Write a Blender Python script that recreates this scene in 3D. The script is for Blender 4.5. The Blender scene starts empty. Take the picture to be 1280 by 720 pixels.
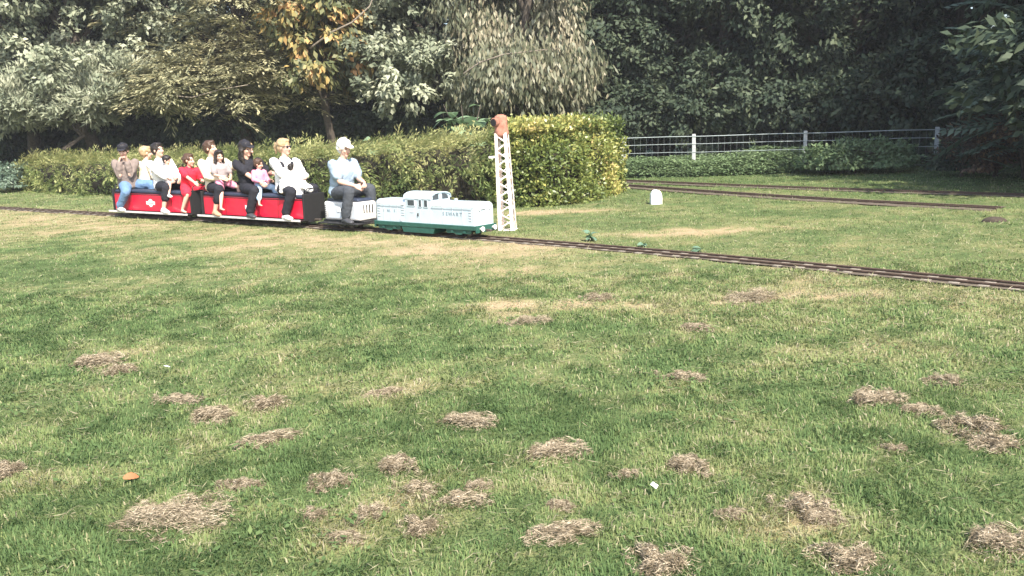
import bpy, bmesh, math, random
import numpy as np
from mathutils import Vector, Matrix

random.seed(7)
RNG = np.random.default_rng(11)
R = math.radians
SC = bpy.context.scene
COL = SC.collection

# ------------------------------------------------------------------ camera
CAM_H, FPX, PITCH, ROLL = 1.6, 1100.0, math.atan(210 / 1100.0), R(2.0)
cam_d = bpy.data.cameras.new('camera')
cam = bpy.data.objects.new('camera', cam_d)
COL.objects.link(cam)
cam_d.sensor_width = 36.0
cam_d.lens = 36.0 * FPX / 1280.0
cam_d.clip_end = 2000
cam.matrix_world = (Matrix.Translation((0, 0, CAM_H)) @ Matrix.Rotation(math.pi / 2 - PITCH, 4, 'X')
                    @ Matrix.Rotation(-ROLL, 4, 'Z'))
SC.camera = cam

# ------------------------------------------------------------------ sky, sun, exposure
SUN_AZ, SUN_EL = R(24), R(47)          # behind the camera, to its right
sun_vec = Vector((math.sin(SUN_AZ) * math.cos(SUN_EL), -math.cos(SUN_AZ) * math.cos(SUN_EL), math.sin(SUN_EL)))
w = bpy.data.worlds.new('World')
SC.world = w
w.use_nodes = True
nt = w.node_tree
sky = nt.nodes.new('ShaderNodeTexSky')
sky.sky_type = 'NISHITA'
sky.sun_disc = False
sky.sun_elevation = SUN_EL
sky.sun_rotation = math.atan2(sun_vec.x, sun_vec.y)
sky.dust_density = 2.0
nt.nodes['Background'].inputs[1].default_value = 0.15
nt.links.new(sky.outputs[0], nt.nodes['Background'].inputs[0])
sl = bpy.data.lights.new('sun', 'SUN')
sl.energy = 4.6
sl.angle = R(0.6)
sl.color = (1.0, 0.94, 0.84)
so = bpy.data.objects.new('sun', sl)
COL.objects.link(so)
so.rotation_euler = (-sun_vec).to_track_quat('-Z', 'Y').to_euler()
SC.view_settings.view_transform = 'Standard'
SC.view_settings.look = 'None'
SC.view_settings.exposure = 1.27
SC.view_settings.gamma = 1.0

# ------------------------------------------------------------------ photo pixel <-> ground
_M = np.array(cam.matrix_world)


def ray(px, py):
    d = np.array([(px - 640) / FPX, -(py - 360) / FPX, -1.0])
    return _M[:3, :3] @ d


def G(px, py, z=0.0):
    d = ray(px, py)
    t = (z - CAM_H) / d[2]
    return np.array([d[0] * t, d[1] * t, z])


def proj(p):
    q = _M[:3, :3].T @ (np.array(p, float) - _M[:3, 3])
    return 640 + FPX * q[0] / -q[2], 360 - FPX * q[1] / -q[2]


def at_depth(px, Y, py=150):
    """ground x of the column px at depth Y (metres in front of the camera)"""
    d = ray(px, py)
    return d[0] / d[1] * Y


# ------------------------------------------------------------------ materials
MATS = {}


def mat(name, color, rough=0.6, metal=0.0, noise=0.0, nscale=30.0, bump=0.0, color2=None, trans=0.0, spec=0.4,
        tint=None, coat=0.0):
    if name in MATS:
        return MATS[name]
    m = bpy.data.materials.new(name)
    m.use_nodes = True
    n, l = m.node_tree.nodes, m.node_tree.links
    b = n['Principled BSDF']
    b.inputs['Base Color'].default_value = (*color, 1)
    b.inputs['Roughness'].default_value = rough
    b.inputs['Metallic'].default_value = metal
    b.inputs['Specular IOR Level'].default_value = spec
    b.inputs['Coat Weight'].default_value = coat
    col_out = None
    if tint:                                             # leaf colours from the per-face tint attribute
        at = n.new('ShaderNodeAttribute')
        at.attribute_name = 'tint'
        rp = n.new('ShaderNodeValToRGB')
        el = rp.color_ramp.elements
        el[0].position, el[0].color = tint[0][0], (*tint[0][1], 1)
        el[1].position, el[1].color = tint[-1][0], (*tint[-1][1], 1)
        for p, c in tint[1:-1]:
            e = el.new(p)
            e.color = (*c, 1)
        l.new(at.outputs['Fac'], rp.inputs['Fac'])
        col_out = rp.outputs['Color']
    elif noise > 0 or color2 is not None:
        tc = n.new('ShaderNodeTexCoord')
        nz = n.new('ShaderNodeTexNoise')
        nz.inputs['Scale'].default_value = nscale
        nz.inputs['Detail'].default_value = 6
        nz.inputs['Roughness'].default_value = 0.65
        l.new(tc.outputs['Object'], nz.inputs['Vector'])
        rp = n.new('ShaderNodeValToRGB')
        c2 = color2 if color2 is not None else tuple(c * (1 - noise) for c in color)
        rp.color_ramp.elements[0].position, rp.color_ramp.elements[0].color = 0.35, (*c2, 1)
        rp.color_ramp.elements[1].position, rp.color_ramp.elements[1].color = 0.62, (*color, 1)
        l.new(nz.outputs['Fac'], rp.inputs['Fac'])
        col_out = rp.outputs['Color']
        if bump > 0:
            bp = n.new('ShaderNodeBump')
            bp.inputs['Strength'].default_value = bump
            bp.inputs['Distance'].default_value = 0.01
            l.new(nz.outputs['Fac'], bp.inputs['Height'])
            l.new(bp.outputs['Normal'], b.inputs['Normal'])
    if col_out is not None:
        l.new(col_out, b.inputs['Base Color'])
    if trans > 0:
        tr = n.new('ShaderNodeBsdfTranslucent')
        tr.inputs['Color'].default_value = (*color, 1)
        if col_out is not None:
            l.new(col_out, tr.inputs['Color'])
        mx = n.new('ShaderNodeMixShader')
        mx.inputs[0].default_value = trans
        l.new(b.outputs[0], mx.inputs[1])
        l.new(tr.outputs[0], mx.inputs[2])
        l.new(mx.outputs[0], n['Material Output'].inputs['Surface'])
    MATS[name] = m
    return m


# ------------------------------------------------------------------ object helpers
def link(name, mesh, parent=None, m=None, loc=None, rot=None):
    o = bpy.data.objects.new(name, mesh)
    COL.objects.link(o)
    if m is not None and mesh is not None and len(mesh.materials) == 0:
        mesh.materials.append(m)
    if parent is not None:
        o.parent = parent
    if loc is not None:
        o.location = loc
    if rot is not None:
        o.rotation_euler = rot
    return o


def tag(o, label=None, cat=None, group=None, kind=None):
    if label:
        o['label'] = label
    if cat:
        o['category'] = cat
    if group:
        o['group'] = group
    if kind:
        o['kind'] = kind
    return o


def thing(name, label, cat, loc=(0, 0, 0), rz=0.0, group=None):
    o = bpy.data.objects.new(name, None)
    COL.objects.link(o)
    o.empty_display_size = 0.1
    o.location = loc
    o.rotation_euler = (0, 0, rz)
    return tag(o, label, cat, group)


def np_mesh(name, verts, faces_list, smooth=False, tint=None):
    """faces_list: list of int arrays (n,k); tint: per-face float array in the same order"""
    me = bpy.data.meshes.new(name)
    verts = np.asarray(verts, np.float32)
    me.vertices.add(len(verts))
    me.vertices.foreach_set('co', verts.ravel())
    loops = np.concatenate([f.ravel() for f in faces_list]).astype(np.int32)
    counts = np.concatenate([np.full(len(f), f.shape[1]) for f in faces_list]).astype(np.int32)
    starts = np.concatenate([[0], np.cumsum(counts)[:-1]]).astype(np.int32)
    me.loops.add(len(loops))
    me.loops.foreach_set('vertex_index', loops)
    me.polygons.add(len(counts))
    me.polygons.foreach_set('loop_start', starts)
    me.update(calc_edges=True)
    if smooth:
        me.polygons.foreach_set('use_smooth', np.ones(len(counts), bool))
    if tint is not None:
        a = me.attributes.new('tint', 'FLOAT', 'FACE')
        a.data.foreach_set('value', np.asarray(tint, np.float32))
    return me


class MB:
    """collects closed shapes; build() makes one mesh"""

    def __init__(self):
        self.v, self.f = [], []

    def add(self, vs, fs):
        o = len(self.v)
        self.v.extend([tuple(p) for p in vs])
        self.f.extend([tuple(i + o for i in f) for f in fs])
        return self

    def box(self, c, s, rz=0.0, bev=0.0):
        bm = bmesh.new()
        bmesh.ops.create_cube(bm, size=1)
        bmesh.ops.scale(bm, vec=s, verts=bm.verts)
        if bev > 0:
            bmesh.ops.bevel(bm, geom=bm.edges[:], offset=bev, segments=2, affect='EDGES', profile=0.5)
        bmesh.ops.rotate(bm, cent=(0, 0, 0), matrix=Matrix.Rotation(rz, 3, 'Z'), verts=bm.verts)
        bmesh.ops.translate(bm, vec=c, verts=bm.verts)
        bm.verts.index_update()
        self.add([v.co for v in bm.verts], [[v.index for v in f.verts] for f in bm.faces])
        bm.free()
        return self

    def prism(self, pts, a0, a1, axis='y'):
        """2-D outline pts extruded along axis between a0 and a1"""
        n = len(pts)
        mk = {'y': lambda p, a: (p[0], a, p[1]), 'x': lambda p, a: (a, p[0], p[1]), 'z': lambda p, a: (p[0], p[1], a)}[axis]
        vs = [mk(p, a0) for p in pts] + [mk(p, a1) for p in pts]
        fs = [list(range(n))[::-1], [n + i for i in range(n)]]
        fs += [[i, (i + 1) % n, n + (i + 1) % n, n + i] for i in range(n)]
        return self.add(vs, fs)

    def tube(self, pts, radii, seg=12, lat=None, dome=True):
        """closed swept tube; radii float or (a along lateral, b across); lat = lateral reference"""
        pts = [Vector(p) for p in pts]
        n = len(pts)
        if not isinstance(radii, (list, tuple)):
            radii = [radii] * n
        rad = [(r, r) if not isinstance(r, (list, tuple)) else r for r in radii]
        tang = []
        for i in range(n):
            a, b = pts[max(i - 1, 0)], pts[min(i + 1, n - 1)]
            t = (b - a)
            tang.append(t.normalized() if t.length > 1e-9 else Vector((0, 0, 1)))
        ref = Vector(lat) if lat is not None else None
        if ref is None:
            ref = tang[0].orthogonal()
        vs, fs, rings = [], [], []

        def ring(c, u, v, a, b):
            s = len(vs)
            for k in range(seg):
                th = 2 * math.pi * k / seg
                vs.append(c + u * (a * math.cos(th)) + v * (b * math.sin(th)))
            rings.append(s)
        for i in range(n):
            t = tang[i]
            u = ref - t * ref.dot(t)
            if u.length < 1e-6:
                u = t.orthogonal()
            u.normalize()
            ref = u if lat is None else ref
            v = t.cross(u)
            a, b = rad[i]
            m = min(a, b)
            if i == 0 and dome:
                ring(pts[0] - t * (m * 0.75), u, v, a * 0.55, b * 0.55)
            ring(pts[i], u, v, a, b)
            if i == n - 1 and dome:
                ring(pts[-1] + t * (m * 0.75), u, v, a * 0.55, b * 0.55)
        for s0, s1 in zip(rings[:-1], rings[1:]):
            for k in range(seg):
                k2 = (k + 1) % seg
                fs.append([s0 + k, s0 + k2, s1 + k2, s1 + k])
        fs.append([rings[0] + k for k in range(seg)][::-1])
        fs.append([rings[-1] + k for k in range(seg)])
        return self.add(vs, fs)

    def ball(self, c, r, seg=16, rings=10, rot=None):
        c = Vector(c)
        r = (r, r, r) if not isinstance(r, (list, tuple)) else r
        vs, fs = [], []
        rows = []
        for i in range(rings + 1):
            ph = math.pi * i / rings
            rows.append(len(vs))
            k_n = 1 if i in (0, rings) else seg
            for k in range(k_n):
                th = 2 * math.pi * k / seg
                p = Vector((r[0] * math.sin(ph) * math.cos(th), r[1] * math.sin(ph) * math.sin(th), r[2] * math.cos(ph)))
                if rot is not None:
                    p = rot @ p
                vs.append(c + p)
        for i in range(rings):
            for k in range(seg):
                k2 = (k + 1) % seg
                if i == 0:
                    fs.append([rows[0], rows[1] + k, rows[1] + k2])
                elif i == rings - 1:
                    fs.append([rows[i] + k, rows[i + 1], rows[i] + k2])
                else:
                    fs.append([rows[i] + k, rows[i + 1] + k, rows[i + 1] + k2, rows[i] + k2])
        return self.add(vs, fs)

    def cyl(self, p0, p1, r, seg=20, r1=None):
        return self.tube([p0, p1], [r, r if r1 is None else r1], seg=seg, dome=False)

    def mesh(self, name, smooth=False):
        me = bpy.data.meshes.new(name)
        me.from_pydata(self.v, [], self.f)
        me.update()
        if smooth:
            me.polygons.foreach_set('use_smooth', [True] * len(me.polygons))
        return me

    def build(self, name, m, parent=None, smooth=False, loc=None, rot=None, weld=False):
        me = self.mesh(name, smooth)
        me.materials.append(m)
        return link(name, me, parent, None, loc, rot)

    def remeshed(self, name, m, parent=None, voxel=0.012, smooth=3, ratio=0.5, folds=0.0):
        """one continuous surface grown from all the shapes collected here"""
        tmp = bpy.data.objects.new('tmp', self.mesh('tmp'))
        COL.objects.link(tmp)
        r = tmp.modifiers.new('r', 'REMESH')
        r.mode = 'VOXEL'
        r.voxel_size = voxel
        s = tmp.modifiers.new('s', 'SMOOTH')
        s.factor, s.iterations = 0.5, smooth
        if folds > 0:
            tx = bpy.data.textures.get('folds') or bpy.data.textures.new('folds', 'CLOUDS')
            tx.noise_scale, tx.noise_depth = .055, 2
            dm = tmp.modifiers.new('f', 'DISPLACE')
            dm.texture, dm.strength, dm.mid_level = tx, folds, .40
        if ratio < 1:
            d = tmp.modifiers.new('d', 'DECIMATE')
            d.ratio = ratio
        dg = bpy.context.evaluated_depsgraph_get()
        me = bpy.data.meshes.new_from_object(tmp.evaluated_get(dg))
        bpy.data.objects.remove(tmp)
        me.name = name
        me.polygons.foreach_set('use_smooth', [True] * len(me.polygons))
        me.materials.clear()
        me.materials.append(m)
        return link(name, me, parent)


def unit(a):
    return a / (np.linalg.norm(a, axis=-1, keepdims=True) + 1e-9)


def leaf_arrays(c, d, nrm, ln, wd, fold=0.0):
    """diamond leaves: base c, direction d, normal nrm -> verts (4N,3), quads (N,4)"""
    n = len(c)
    s = unit(np.cross(d, nrm))
    ln = np.broadcast_to(np.asarray(ln, float), (n,))[:, None]
    wd = np.broadcast_to(np.asarray(wd, float), (n,))[:, None]
    up = unit(np.cross(s, d))
    v = np.stack([c, c + d * ln * 0.45 + s * wd * 0.5 + up * fold * wd, c + d * ln, c + d * ln * 0.45 - s * wd * 0.5 + up * fold * wd], 1)
    f = np.arange(4 * n).reshape(n, 4)
    return v.reshape(-1, 3), f


def leaves(name, c, d, nrm, ln, wd, tint, fold=0.15):
    v, f = leaf_arrays(c, d, nrm, ln, wd, fold)
    return np_mesh(name, v, [f], tint=tint)


def rand_unit(n):
    return unit(RNG.normal(size=(n, 3)))


# ================================================================== ground and lawn
def vnoise(x, y, cell, seed):
    g = np.random.default_rng(seed).random((256, 256))
    u, v = np.asarray(x) / cell + 1000.0, np.asarray(y) / cell + 1000.0
    i, j = np.floor(u).astype(int), np.floor(v).astype(int)
    a, b = u - i, v - j
    a, b = a * a * (3 - 2 * a), b * b * (3 - 2 * b)
    i0, i1, j0, j1 = i % 256, (i + 1) % 256, j % 256, (j + 1) % 256
    return (g[i0, j0] * (1 - a) * (1 - b) + g[i1, j0] * a * (1 - b) + g[i0, j1] * (1 - a) * b + g[i1, j1] * a * b)


# main line: smooth curve through points read off the photograph's track
_tp = np.array([G(6, 261), G(135, 268), G(420, 286.5), G(640, 300), G(800, 314), G(960, 330), G(1275, 359.5)])
_cf = np.polyfit(_tp[:, 0], _tp[:, 1], 3)
_xs = np.linspace(-16.0, 7.5, 1200)
_tr = np.stack([_xs, np.polyval(_cf, _xs)], 1)
_sl = np.concatenate([[0], np.cumsum(np.linalg.norm(np.diff(_tr, axis=0), axis=1))])


def track_at(s):
    p = np.array([np.interp(s, _sl, _tr[:, 0]), np.interp(s, _sl, _tr[:, 1])])
    q = np.array([np.interp(s + .05, _sl, _tr[:, 0]), np.interp(s + .05, _sl, _tr[:, 1])])
    t = (q - p) / np.linalg.norm(q - p)
    return p, t


def track_s(px, z=0.3, off=0.0):
    """arc length of the main line where it crosses picture column px"""
    best, bs = 1e9, 0
    for s in np.arange(0, _sl[-1], 0.02):
        p, t = track_at(s)
        n = np.array([-t[1], t[0]]) * off
        q = proj((p[0] + n[0], p[1] + n[1], z))[0]
        if abs(q - px) < best:
            best, bs = abs(q - px), s
    return bs


def track_dist(x, y):
    return (np.asarray(y) - np.polyval(_cf, np.clip(x, -16, 7.5))) * 0.75


DRY_SPOTS = [(640, 385, 1.0, .35, .9), (560, 312, 2.2, .35, .5), (300, 310, 3.0, .5, .45), (950, 372, .9, .3, .6),
             (840, 292, .9, .35, .9), (690, 265, 1.0, .5, .8), (225, 640, .45, .14, .5), (480, 625, .5, .3, .4),
             (120, 450, .9, .3, .4), (60, 590, .4, .2, .3), (920, 285, 1.2, .4, .5), (340, 670, .5, .15, .4), (500, 490, .6, .25, .35),
             (780, 420, .8, .3, .4), (1100, 430, .8, .3, .35), (1010, 650, .35, .2, .3), (690, 600, .5, .3, .3)]
_dry_c = [(G(a, b), sx, sy, k) for a, b, sx, sy, k in DRY_SPOTS]


def dryness(x, y):
    x, y = np.asarray(x, float), np.asarray(y, float)
    d = 0.31 + 0.20 * (vnoise(x, y, 1.9, 3) - 0.5) + 0.34 * (vnoise(x, y, 0.55, 4) - 0.5) + 0.42 * (vnoise(x, y, 0.16, 5) - .5) + .25 * (vnoise(x, y, .06, 15) - .5)
    brk = np.clip(vnoise(x, y, .16, 6) * 1.2 + vnoise(x, y, .5, 7) - .6, 0, 1)
    t = track_dist(x, y)
    d += 0.34 * np.exp(-((t + 1.0) / 1.4) ** 2) * np.clip((4 - x) / 4, .5, 1.2) + 0.30 * np.exp(-(t / .22) ** 2)
    d = np.where(t > .3, .40 + .62 * (d - .31), d)
    for c, sx, sy, k in _dry_c:
        d += .62 * k * np.exp(-((x - c[0]) / sx) ** 2 - ((y - c[1]) / sy) ** 2) * (.35 + 1.3 * brk)
    d -= 0.08 * np.clip((7 - y) / 4, 0, 1)
    d -= 0.12 * np.clip((y - 17) / 4, 0, 1) * (x > 2)
    return np.clip(d, 0, 1)


gx = np.unique(np.concatenate([np.linspace(-400, -30, 16), np.linspace(-30, -17, 14), np.arange(-17, 17, 0.12), np.linspace(17, 30, 14), np.linspace(30, 400, 16)]))
gy = np.unique(np.concatenate([np.linspace(-400, -10, 16), np.linspace(-10, 1.5, 14), np.arange(1.5, 28, 0.12), np.linspace(28, 45, 14), np.linspace(45, 400, 14)]))
XX, YY = np.meshgrid(gx, gy, indexing='ij')
nx, ny = XX.shape
idx = np.arange(nx * ny).reshape(nx, ny)
gf = np.stack([idx[:-1, :-1], idx[1:, :-1], idx[1:, 1:], idx[:-1, 1:]], -1).reshape(-1, 4)
gz = 0.018 * (vnoise(XX, YY, .7, 8) - .5) + 0.010 * (vnoise(XX, YY, .25, 9) - .5) - 0.004
gm = np_mesh('ground', np.stack([XX, YY, gz], -1).reshape(-1, 3), [gf], smooth=True)
da = gm.attributes.new('dry', 'FLOAT', 'POINT')
da.data.foreach_set('value', dryness(XX, YY).ravel().astype(np.float32))


def ground_mat():
    m = bpy.data.materials.new('lawn_soil')
    m.use_nodes = True
    n, l = m.node_tree.nodes, m.node_tree.links
    b = n['Principled BSDF']
    b.inputs['Roughness'].default_value = 0.95
    b.inputs['Specular IOR Level'].default_value = 0.1
    at = n.new('ShaderNodeAttribute')
    at.attribute_name = 'dry'
    tc = n.new('ShaderNodeTexCoord')
    nz = n.new('ShaderNodeTexNoise')
    nz.inputs['Scale'].default_value = 22
    nz.inputs['Detail'].default_value = 9
    nz.inputs['Roughness'].default_value = 0.75
    l.new(tc.outputs['Object'], nz.inputs['Vector'])
    ad = n.new('ShaderNodeMath')
    ad.operation = 'MULTIPLY_ADD'
    ad.inputs[1].default_value = 0.9
    l.new(nz.outputs['Fac'], ad.inputs[0])
    sb = n.new('ShaderNodeMath')
    sb.operation = 'SUBTRACT'
    sb.inputs[1].default_value = 0.45
    l.new(at.outputs['Fac'], sb.inputs[0])
    l.new(sb.outputs[0], ad.inputs[2])
    rp = n.new('ShaderNodeValToRGB')
    e = rp.color_ramp.elements
    e[0].position, e[0].color = 0.0, (.055, .085, .028, 1)
    e[1].position, e[1].color = 1.0, (.36, .27, .16, 1)
    k = e.new(.35); k.color = (.10, .13, .05, 1)
    k = e.new(.62); k.color = (.21, .20, .09, 1)
    l.new(ad.outputs[0], rp.inputs['Fac'])
    l.new(rp.outputs['Color'], b.inputs['Base Color'])
    n2 = n.new('ShaderNodeTexNoise')
    n2.inputs['Scale'].default_value = 60
    n2.inputs['Detail'].default_value = 8
    l.new(tc.outputs['Object'], n2.inputs['Vector'])
    bp = n.new('ShaderNodeBump')
    bp.inputs['Strength'].default_value = 0.8
    bp.inputs['Distance'].default_value = 0.03
    l.new(n2.outputs['Fac'], bp.inputs['Height'])
    l.new(bp.outputs['Normal'], b.inputs['Normal'])
    return m


tag(link('ground', gm, None, ground_mat()), kind='structure')

# short mown grass, blades thinning and widening with distance
GRASS_RAMP = [(0.0, (.092, .150, .054)), (.25, (.142, .208, .080)), (.45, (.200, .252, .092)), (.7, (.298, .302, .152)), (1.0, (.44, .38, .26))]
m_grass = mat('grass_blade', (.1, .15, .05), rough=.7, trans=.42, spec=.15, tint=GRASS_RAMP)


def ground_z(x, y):
    return 0.018 * (vnoise(x, y, .7, 8) - .5) + 0.010 * (vnoise(x, y, .25, 9) - .5) - 0.004


def make_grass():
    V, F3, F4, T3, T4, off = [], [], [], [], [], 0
    for y0, y1, dens, ln, wd, fine in ((2.5, 5, 8500, .037, .0050, True), (5, 9, 3000, .037, .0080, True),
                                       (9, 16, 1000, .038, .014, False), (16, 27, 280, .05, .026, False)):
        area = (y1 - y0) * (y0 + y1) * .70
        n = int(area * dens)
        y = np.sqrt(RNG.uniform(y0 ** 2, y1 ** 2, n))
        x = RNG.uniform(-1, 1, n) * .70 * y
        hn = vnoise(x, y, .13, 21) * .55 + vnoise(x, y, .45, 23) * .25 + vnoise(x, y, 1.3, 22) * .2
        keep = RNG.random(n) < np.clip(.25 + 1.3 * hn, 0, 1)
        t = np.abs(track_dist(x, y))
        keep &= (t > .16) | (RNG.random(n) < .3)
        x, y, hn = x[keep], y[keep], hn[keep]
        t = t[keep]
        n = len(x)
        z = ground_z(x, y) - .003
        dr = dryness(x, y)
        L = ln * (.45 + 1.0 * hn) * RNG.uniform(.6, 1.35, n) * np.where(dr > .75, .55, 1.0)
        L = np.where(t < .2, np.minimum(L, .022), L)
        az = RNG.uniform(0, 2 * np.pi, n) * .55 + 9 * vnoise(x, y, .22, 24)
        lean = RNG.uniform(.25, 1.25, n)
        h = np.stack([np.cos(az), np.sin(az), np.zeros(n)], 1)
        s = np.stack([-np.sin(az + RNG.normal(0, .5, n)), np.cos(az), np.zeros(n)], 1)
        b = np.stack([x, y, z], 1)
        W = (wd * RNG.uniform(.6, 1.3, n))[:, None] * .5
        up = np.array([0, 0, 1.0])
        L = L[:, None]
        lean = lean[:, None]
        tip = b + up * L * (1.02 - .62 * lean) + h * L * lean
        tint = np.clip(dr + RNG.normal(0, .12, n) + .5 * (RNG.random(n) < .07), 0, 1)
        if fine:
            mid = b + up * L * .6 + h * L * lean * .32
            v = np.stack([b - s * W, b + s * W, mid + s * W * .8, mid - s * W * .8, tip], 1)
            i = off + np.arange(n) * 5
            F4.append(np.stack([i, i + 1, i + 2, i + 3], 1)); T4.append(tint)
            F3.append(np.stack([i + 3, i + 2, i + 4], 1)); T3.append(tint)
            off += 5 * n
        else:
            v = np.stack([b - s * W, b + s * W, tip], 1)
            i = off + np.arange(n) * 3
            F3.append(np.stack([i, i + 1, i + 2], 1)); T3.append(tint)
            off += 3 * n
        V.append(v.reshape(-1, 3))
    for y0, y1, dens, ln, wd in ((2.5, 6, 420, .06, .0045), (6, 12, 130, .08, .008)):     # loose cut straw lying flat
        n = int((y1 - y0) * (y0 + y1) * .70 * dens)
        y = np.sqrt(RNG.uniform(y0 ** 2, y1 ** 2, n))
        x = RNG.uniform(-1, 1, n) * .70 * y
        keep = (RNG.random(n) < np.clip(dryness(x, y) * 1.8 - .15, .05, 1)) & (np.abs(track_dist(x, y)) > .25)
        x, y = x[keep], y[keep]
        n = len(x)
        c = np.stack([x, y, ground_z(x, y) + RNG.uniform(.012, .038, n)], 1)
        d = unit(np.stack([RNG.normal(0, 1, n), RNG.normal(0, 1, n), RNG.normal(0, .25, n)], 1))
        v, f = leaf_arrays(c, d, unit(np.array([0, 0, 1.]) + rand_unit(n) * .4), RNG.uniform(.5, 1.4, n) * ln, wd)
        V.append(v)
        F4.append(f + off)
        T4.append(RNG.uniform(.6, 1, n))
        off += 4 * n
    n = 26000                                                            # clover and small broad-leaved weeds in the turf
    y = np.sqrt(RNG.uniform(2.5 ** 2, 11 ** 2, n))
    x = RNG.uniform(-1, 1, n) * .70 * y
    keep = (vnoise(x, y, .5, 27) * .6 + vnoise(x, y, .14, 28) * .4 > .60) & (np.abs(track_dist(x, y)) > .2)
    x, y = x[keep], y[keep]
    n = len(x)
    c = np.stack([x, y, ground_z(x, y) + RNG.uniform(.015, .035, n)], 1)
    a = RNG.uniform(0, 6.28, n)
    d = unit(np.stack([np.cos(a), np.sin(a), RNG.normal(.1, .3, n)], 1))
    v, f = leaf_arrays(c, d, unit(np.array([0, 0, 1.]) + rand_unit(n) * .35), RNG.uniform(.018, .045, n), RNG.uniform(.012, .022, n))
    V.append(v)
    F4.append(f + off)
    T4.append(np.clip(RNG.normal(.16, .12, n), 0, 1))
    off += 4 * n
    me = np_mesh('grass', np.concatenate(V), [np.concatenate(F4), np.concatenate(F3)], tint=np.concatenate(T4 + T3))
    o = link('grass', me, None, m_grass)
    tag(o, 'short mown green and straw coloured lawn grass', 'grass', kind='stuff')


make_grass()

# heaps of dry cuttings left on the lawn
m_dry = mat('dry_cuttings', (.4, .3, .2), rough=.9, trans=.12, spec=.15,
            tint=[(0, (.14, .11, .07)), (.5, (.34, .275, .19)), (1, (.52, .445, .33))])


def clump_mesh(k, f=1.0):
    n = int(5200 / f ** 1.5)
    x, y = RNG.uniform(-.62, .62, n), RNG.uniform(-.62, .62, n)
    r = np.hypot(x, y)
    mask = vnoise(x + 7 * k, y, .20, 60 + k) * .95 + vnoise(x + 5 * k, y, .07, 70 + k) * .35 + .66 - 1.45 * r
    keep = RNG.random(n) < np.clip((mask - .45) * 1.9, .04 * (r < .6), 1)
    x, y, mask = x[keep], y[keep], mask[keep]
    n = len(x)
    z = np.clip(mask - .45, .03, .6) * .40 * RNG.random(n) ** .6 + .012
    a = RNG.uniform(0, 6.28, n) * .5 + 8 * vnoise(x + k, y, .2, 80 + k)
    d = unit(np.stack([np.cos(a), np.sin(a), RNG.normal(0.0, .35, n)], 1))
    ln = RNG.uniform(.06, .22, n) * f
    c = np.stack([x, y, z], 1) - d * ln[:, None] * .5
    c[:, 2] = np.maximum(c[:, 2], .004)
    return leaves('dry_grass_heap', c, d, rand_unit(n), ln, RNG.uniform(.007, .019, n) * f, np.clip(RNG.normal(.5, .28, n) - .5 * (vnoise(x, y, .12, 90 + k) < .3), 0, 1))


HEAPS = [(335, 547, 62, 18), (335, 502, 40, 18), (222, 497, 44, 12), (588, 524, 58, 20), (498, 577, 40, 34), (412, 598, 40, 28),
         (460, 636, 36, 34), (528, 652, 44, 34), (572, 618, 62, 30), (700, 560, 66, 28), (860, 578, 40, 28), (222, 640, 104, 50),
         (703, 660, 74, 32), (828, 693, 66, 56), (850, 468, 46, 13), (1098, 497, 56, 22), (1150, 513, 40, 14), (1217, 532, 52, 30),
         (1244, 553, 44, 18), (1062, 690, 66, 44), (1000, 622, 54, 42), (1252, 672, 54, 40), (430, 670, 40, 18), (300, 604, 44, 14),
         (940, 372, 56, 14), (14, 582, 34, 30), (780, 590, 28, 14), (125, 452, 44, 14), (265, 518, 44, 18), (1180, 476, 34, 13),
         (150, 462, 30, 10), (395, 640, 34, 22), (520, 605, 44, 24), (600, 605, 30, 16), (700, 630, 30, 14), (915, 640, 30, 16), (480, 490, 40, 10),
         (1120, 560, 30, 12), (655, 400, 50, 10), (1030, 645, 40, 24), (870, 410, 34, 8), (750, 372, 40, 8)]
heap_m = [clump_mesh(k) for k in range(6)]
heap_f = [clump_mesh(k, .5) for k in range(4)]
BIG = {26: 'tiny dry heap close beside the white paper scrap in green grass', 24: 'flat dry grass heap lying close to the main track',
       11: 'widest flat heap of pale dry grass cuttings, beside an orange leaf',
       13: 'tall tan heap of dry cut grass with a ragged outline on green turf'}
for k, (px, py, pw, ph) in enumerate(HEAPS):
    p = G(px, py + ph * .25)
    s = (CAM_H / np.linalg.norm(np.append(p[:2], -CAM_H)))
    dist = math.hypot(p[0], p[1])
    W = pw / FPX * math.hypot(dist, CAM_H) * 1.05
    D = max(min(ph / FPX * dist * dist / CAM_H * .75, W * 1.3), W * .45)
    o = link('dry_grass_heap', heap_f[k % 4] if W > .30 else heap_m[k % 6], None, m_dry, (p[0], p[1], -.004))
    o.scale = (W * 1.05, D * 1.12, min(W, D) * .95 + .05)
    o.rotation_euler = (0, 0, RNG.uniform(-.35, .35))
    tag(o, BIG.get(k, 'small heap of dry tan grass cuttings lying on the lawn'), 'grass heap', 'heaps of dry grass cuttings on the lawn')

# ================================================================== railway tracks
m_rail = mat('rail_steel', (.105, .068, .048), rough=.85, metal=.0, noise=.5, nscale=40)
m_sleeper = mat('sleeper_wood', (.25, .215, .17), rough=.9, noise=.55, nscale=25, bump=.5)
m_sleeper2 = mat('sleeper_dark', (.15, .115, .09), rough=.9, noise=.5, nscale=25, bump=.5)
m_bed = mat('track_bed', (.115, .09, .062), rough=.95, color2=(.07, .055, .038), nscale=14, bump=.8)
sleeper_me = MB().box((0, 0, 0), (.10, .30, .05), bev=.006).mesh('sleeper')


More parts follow.
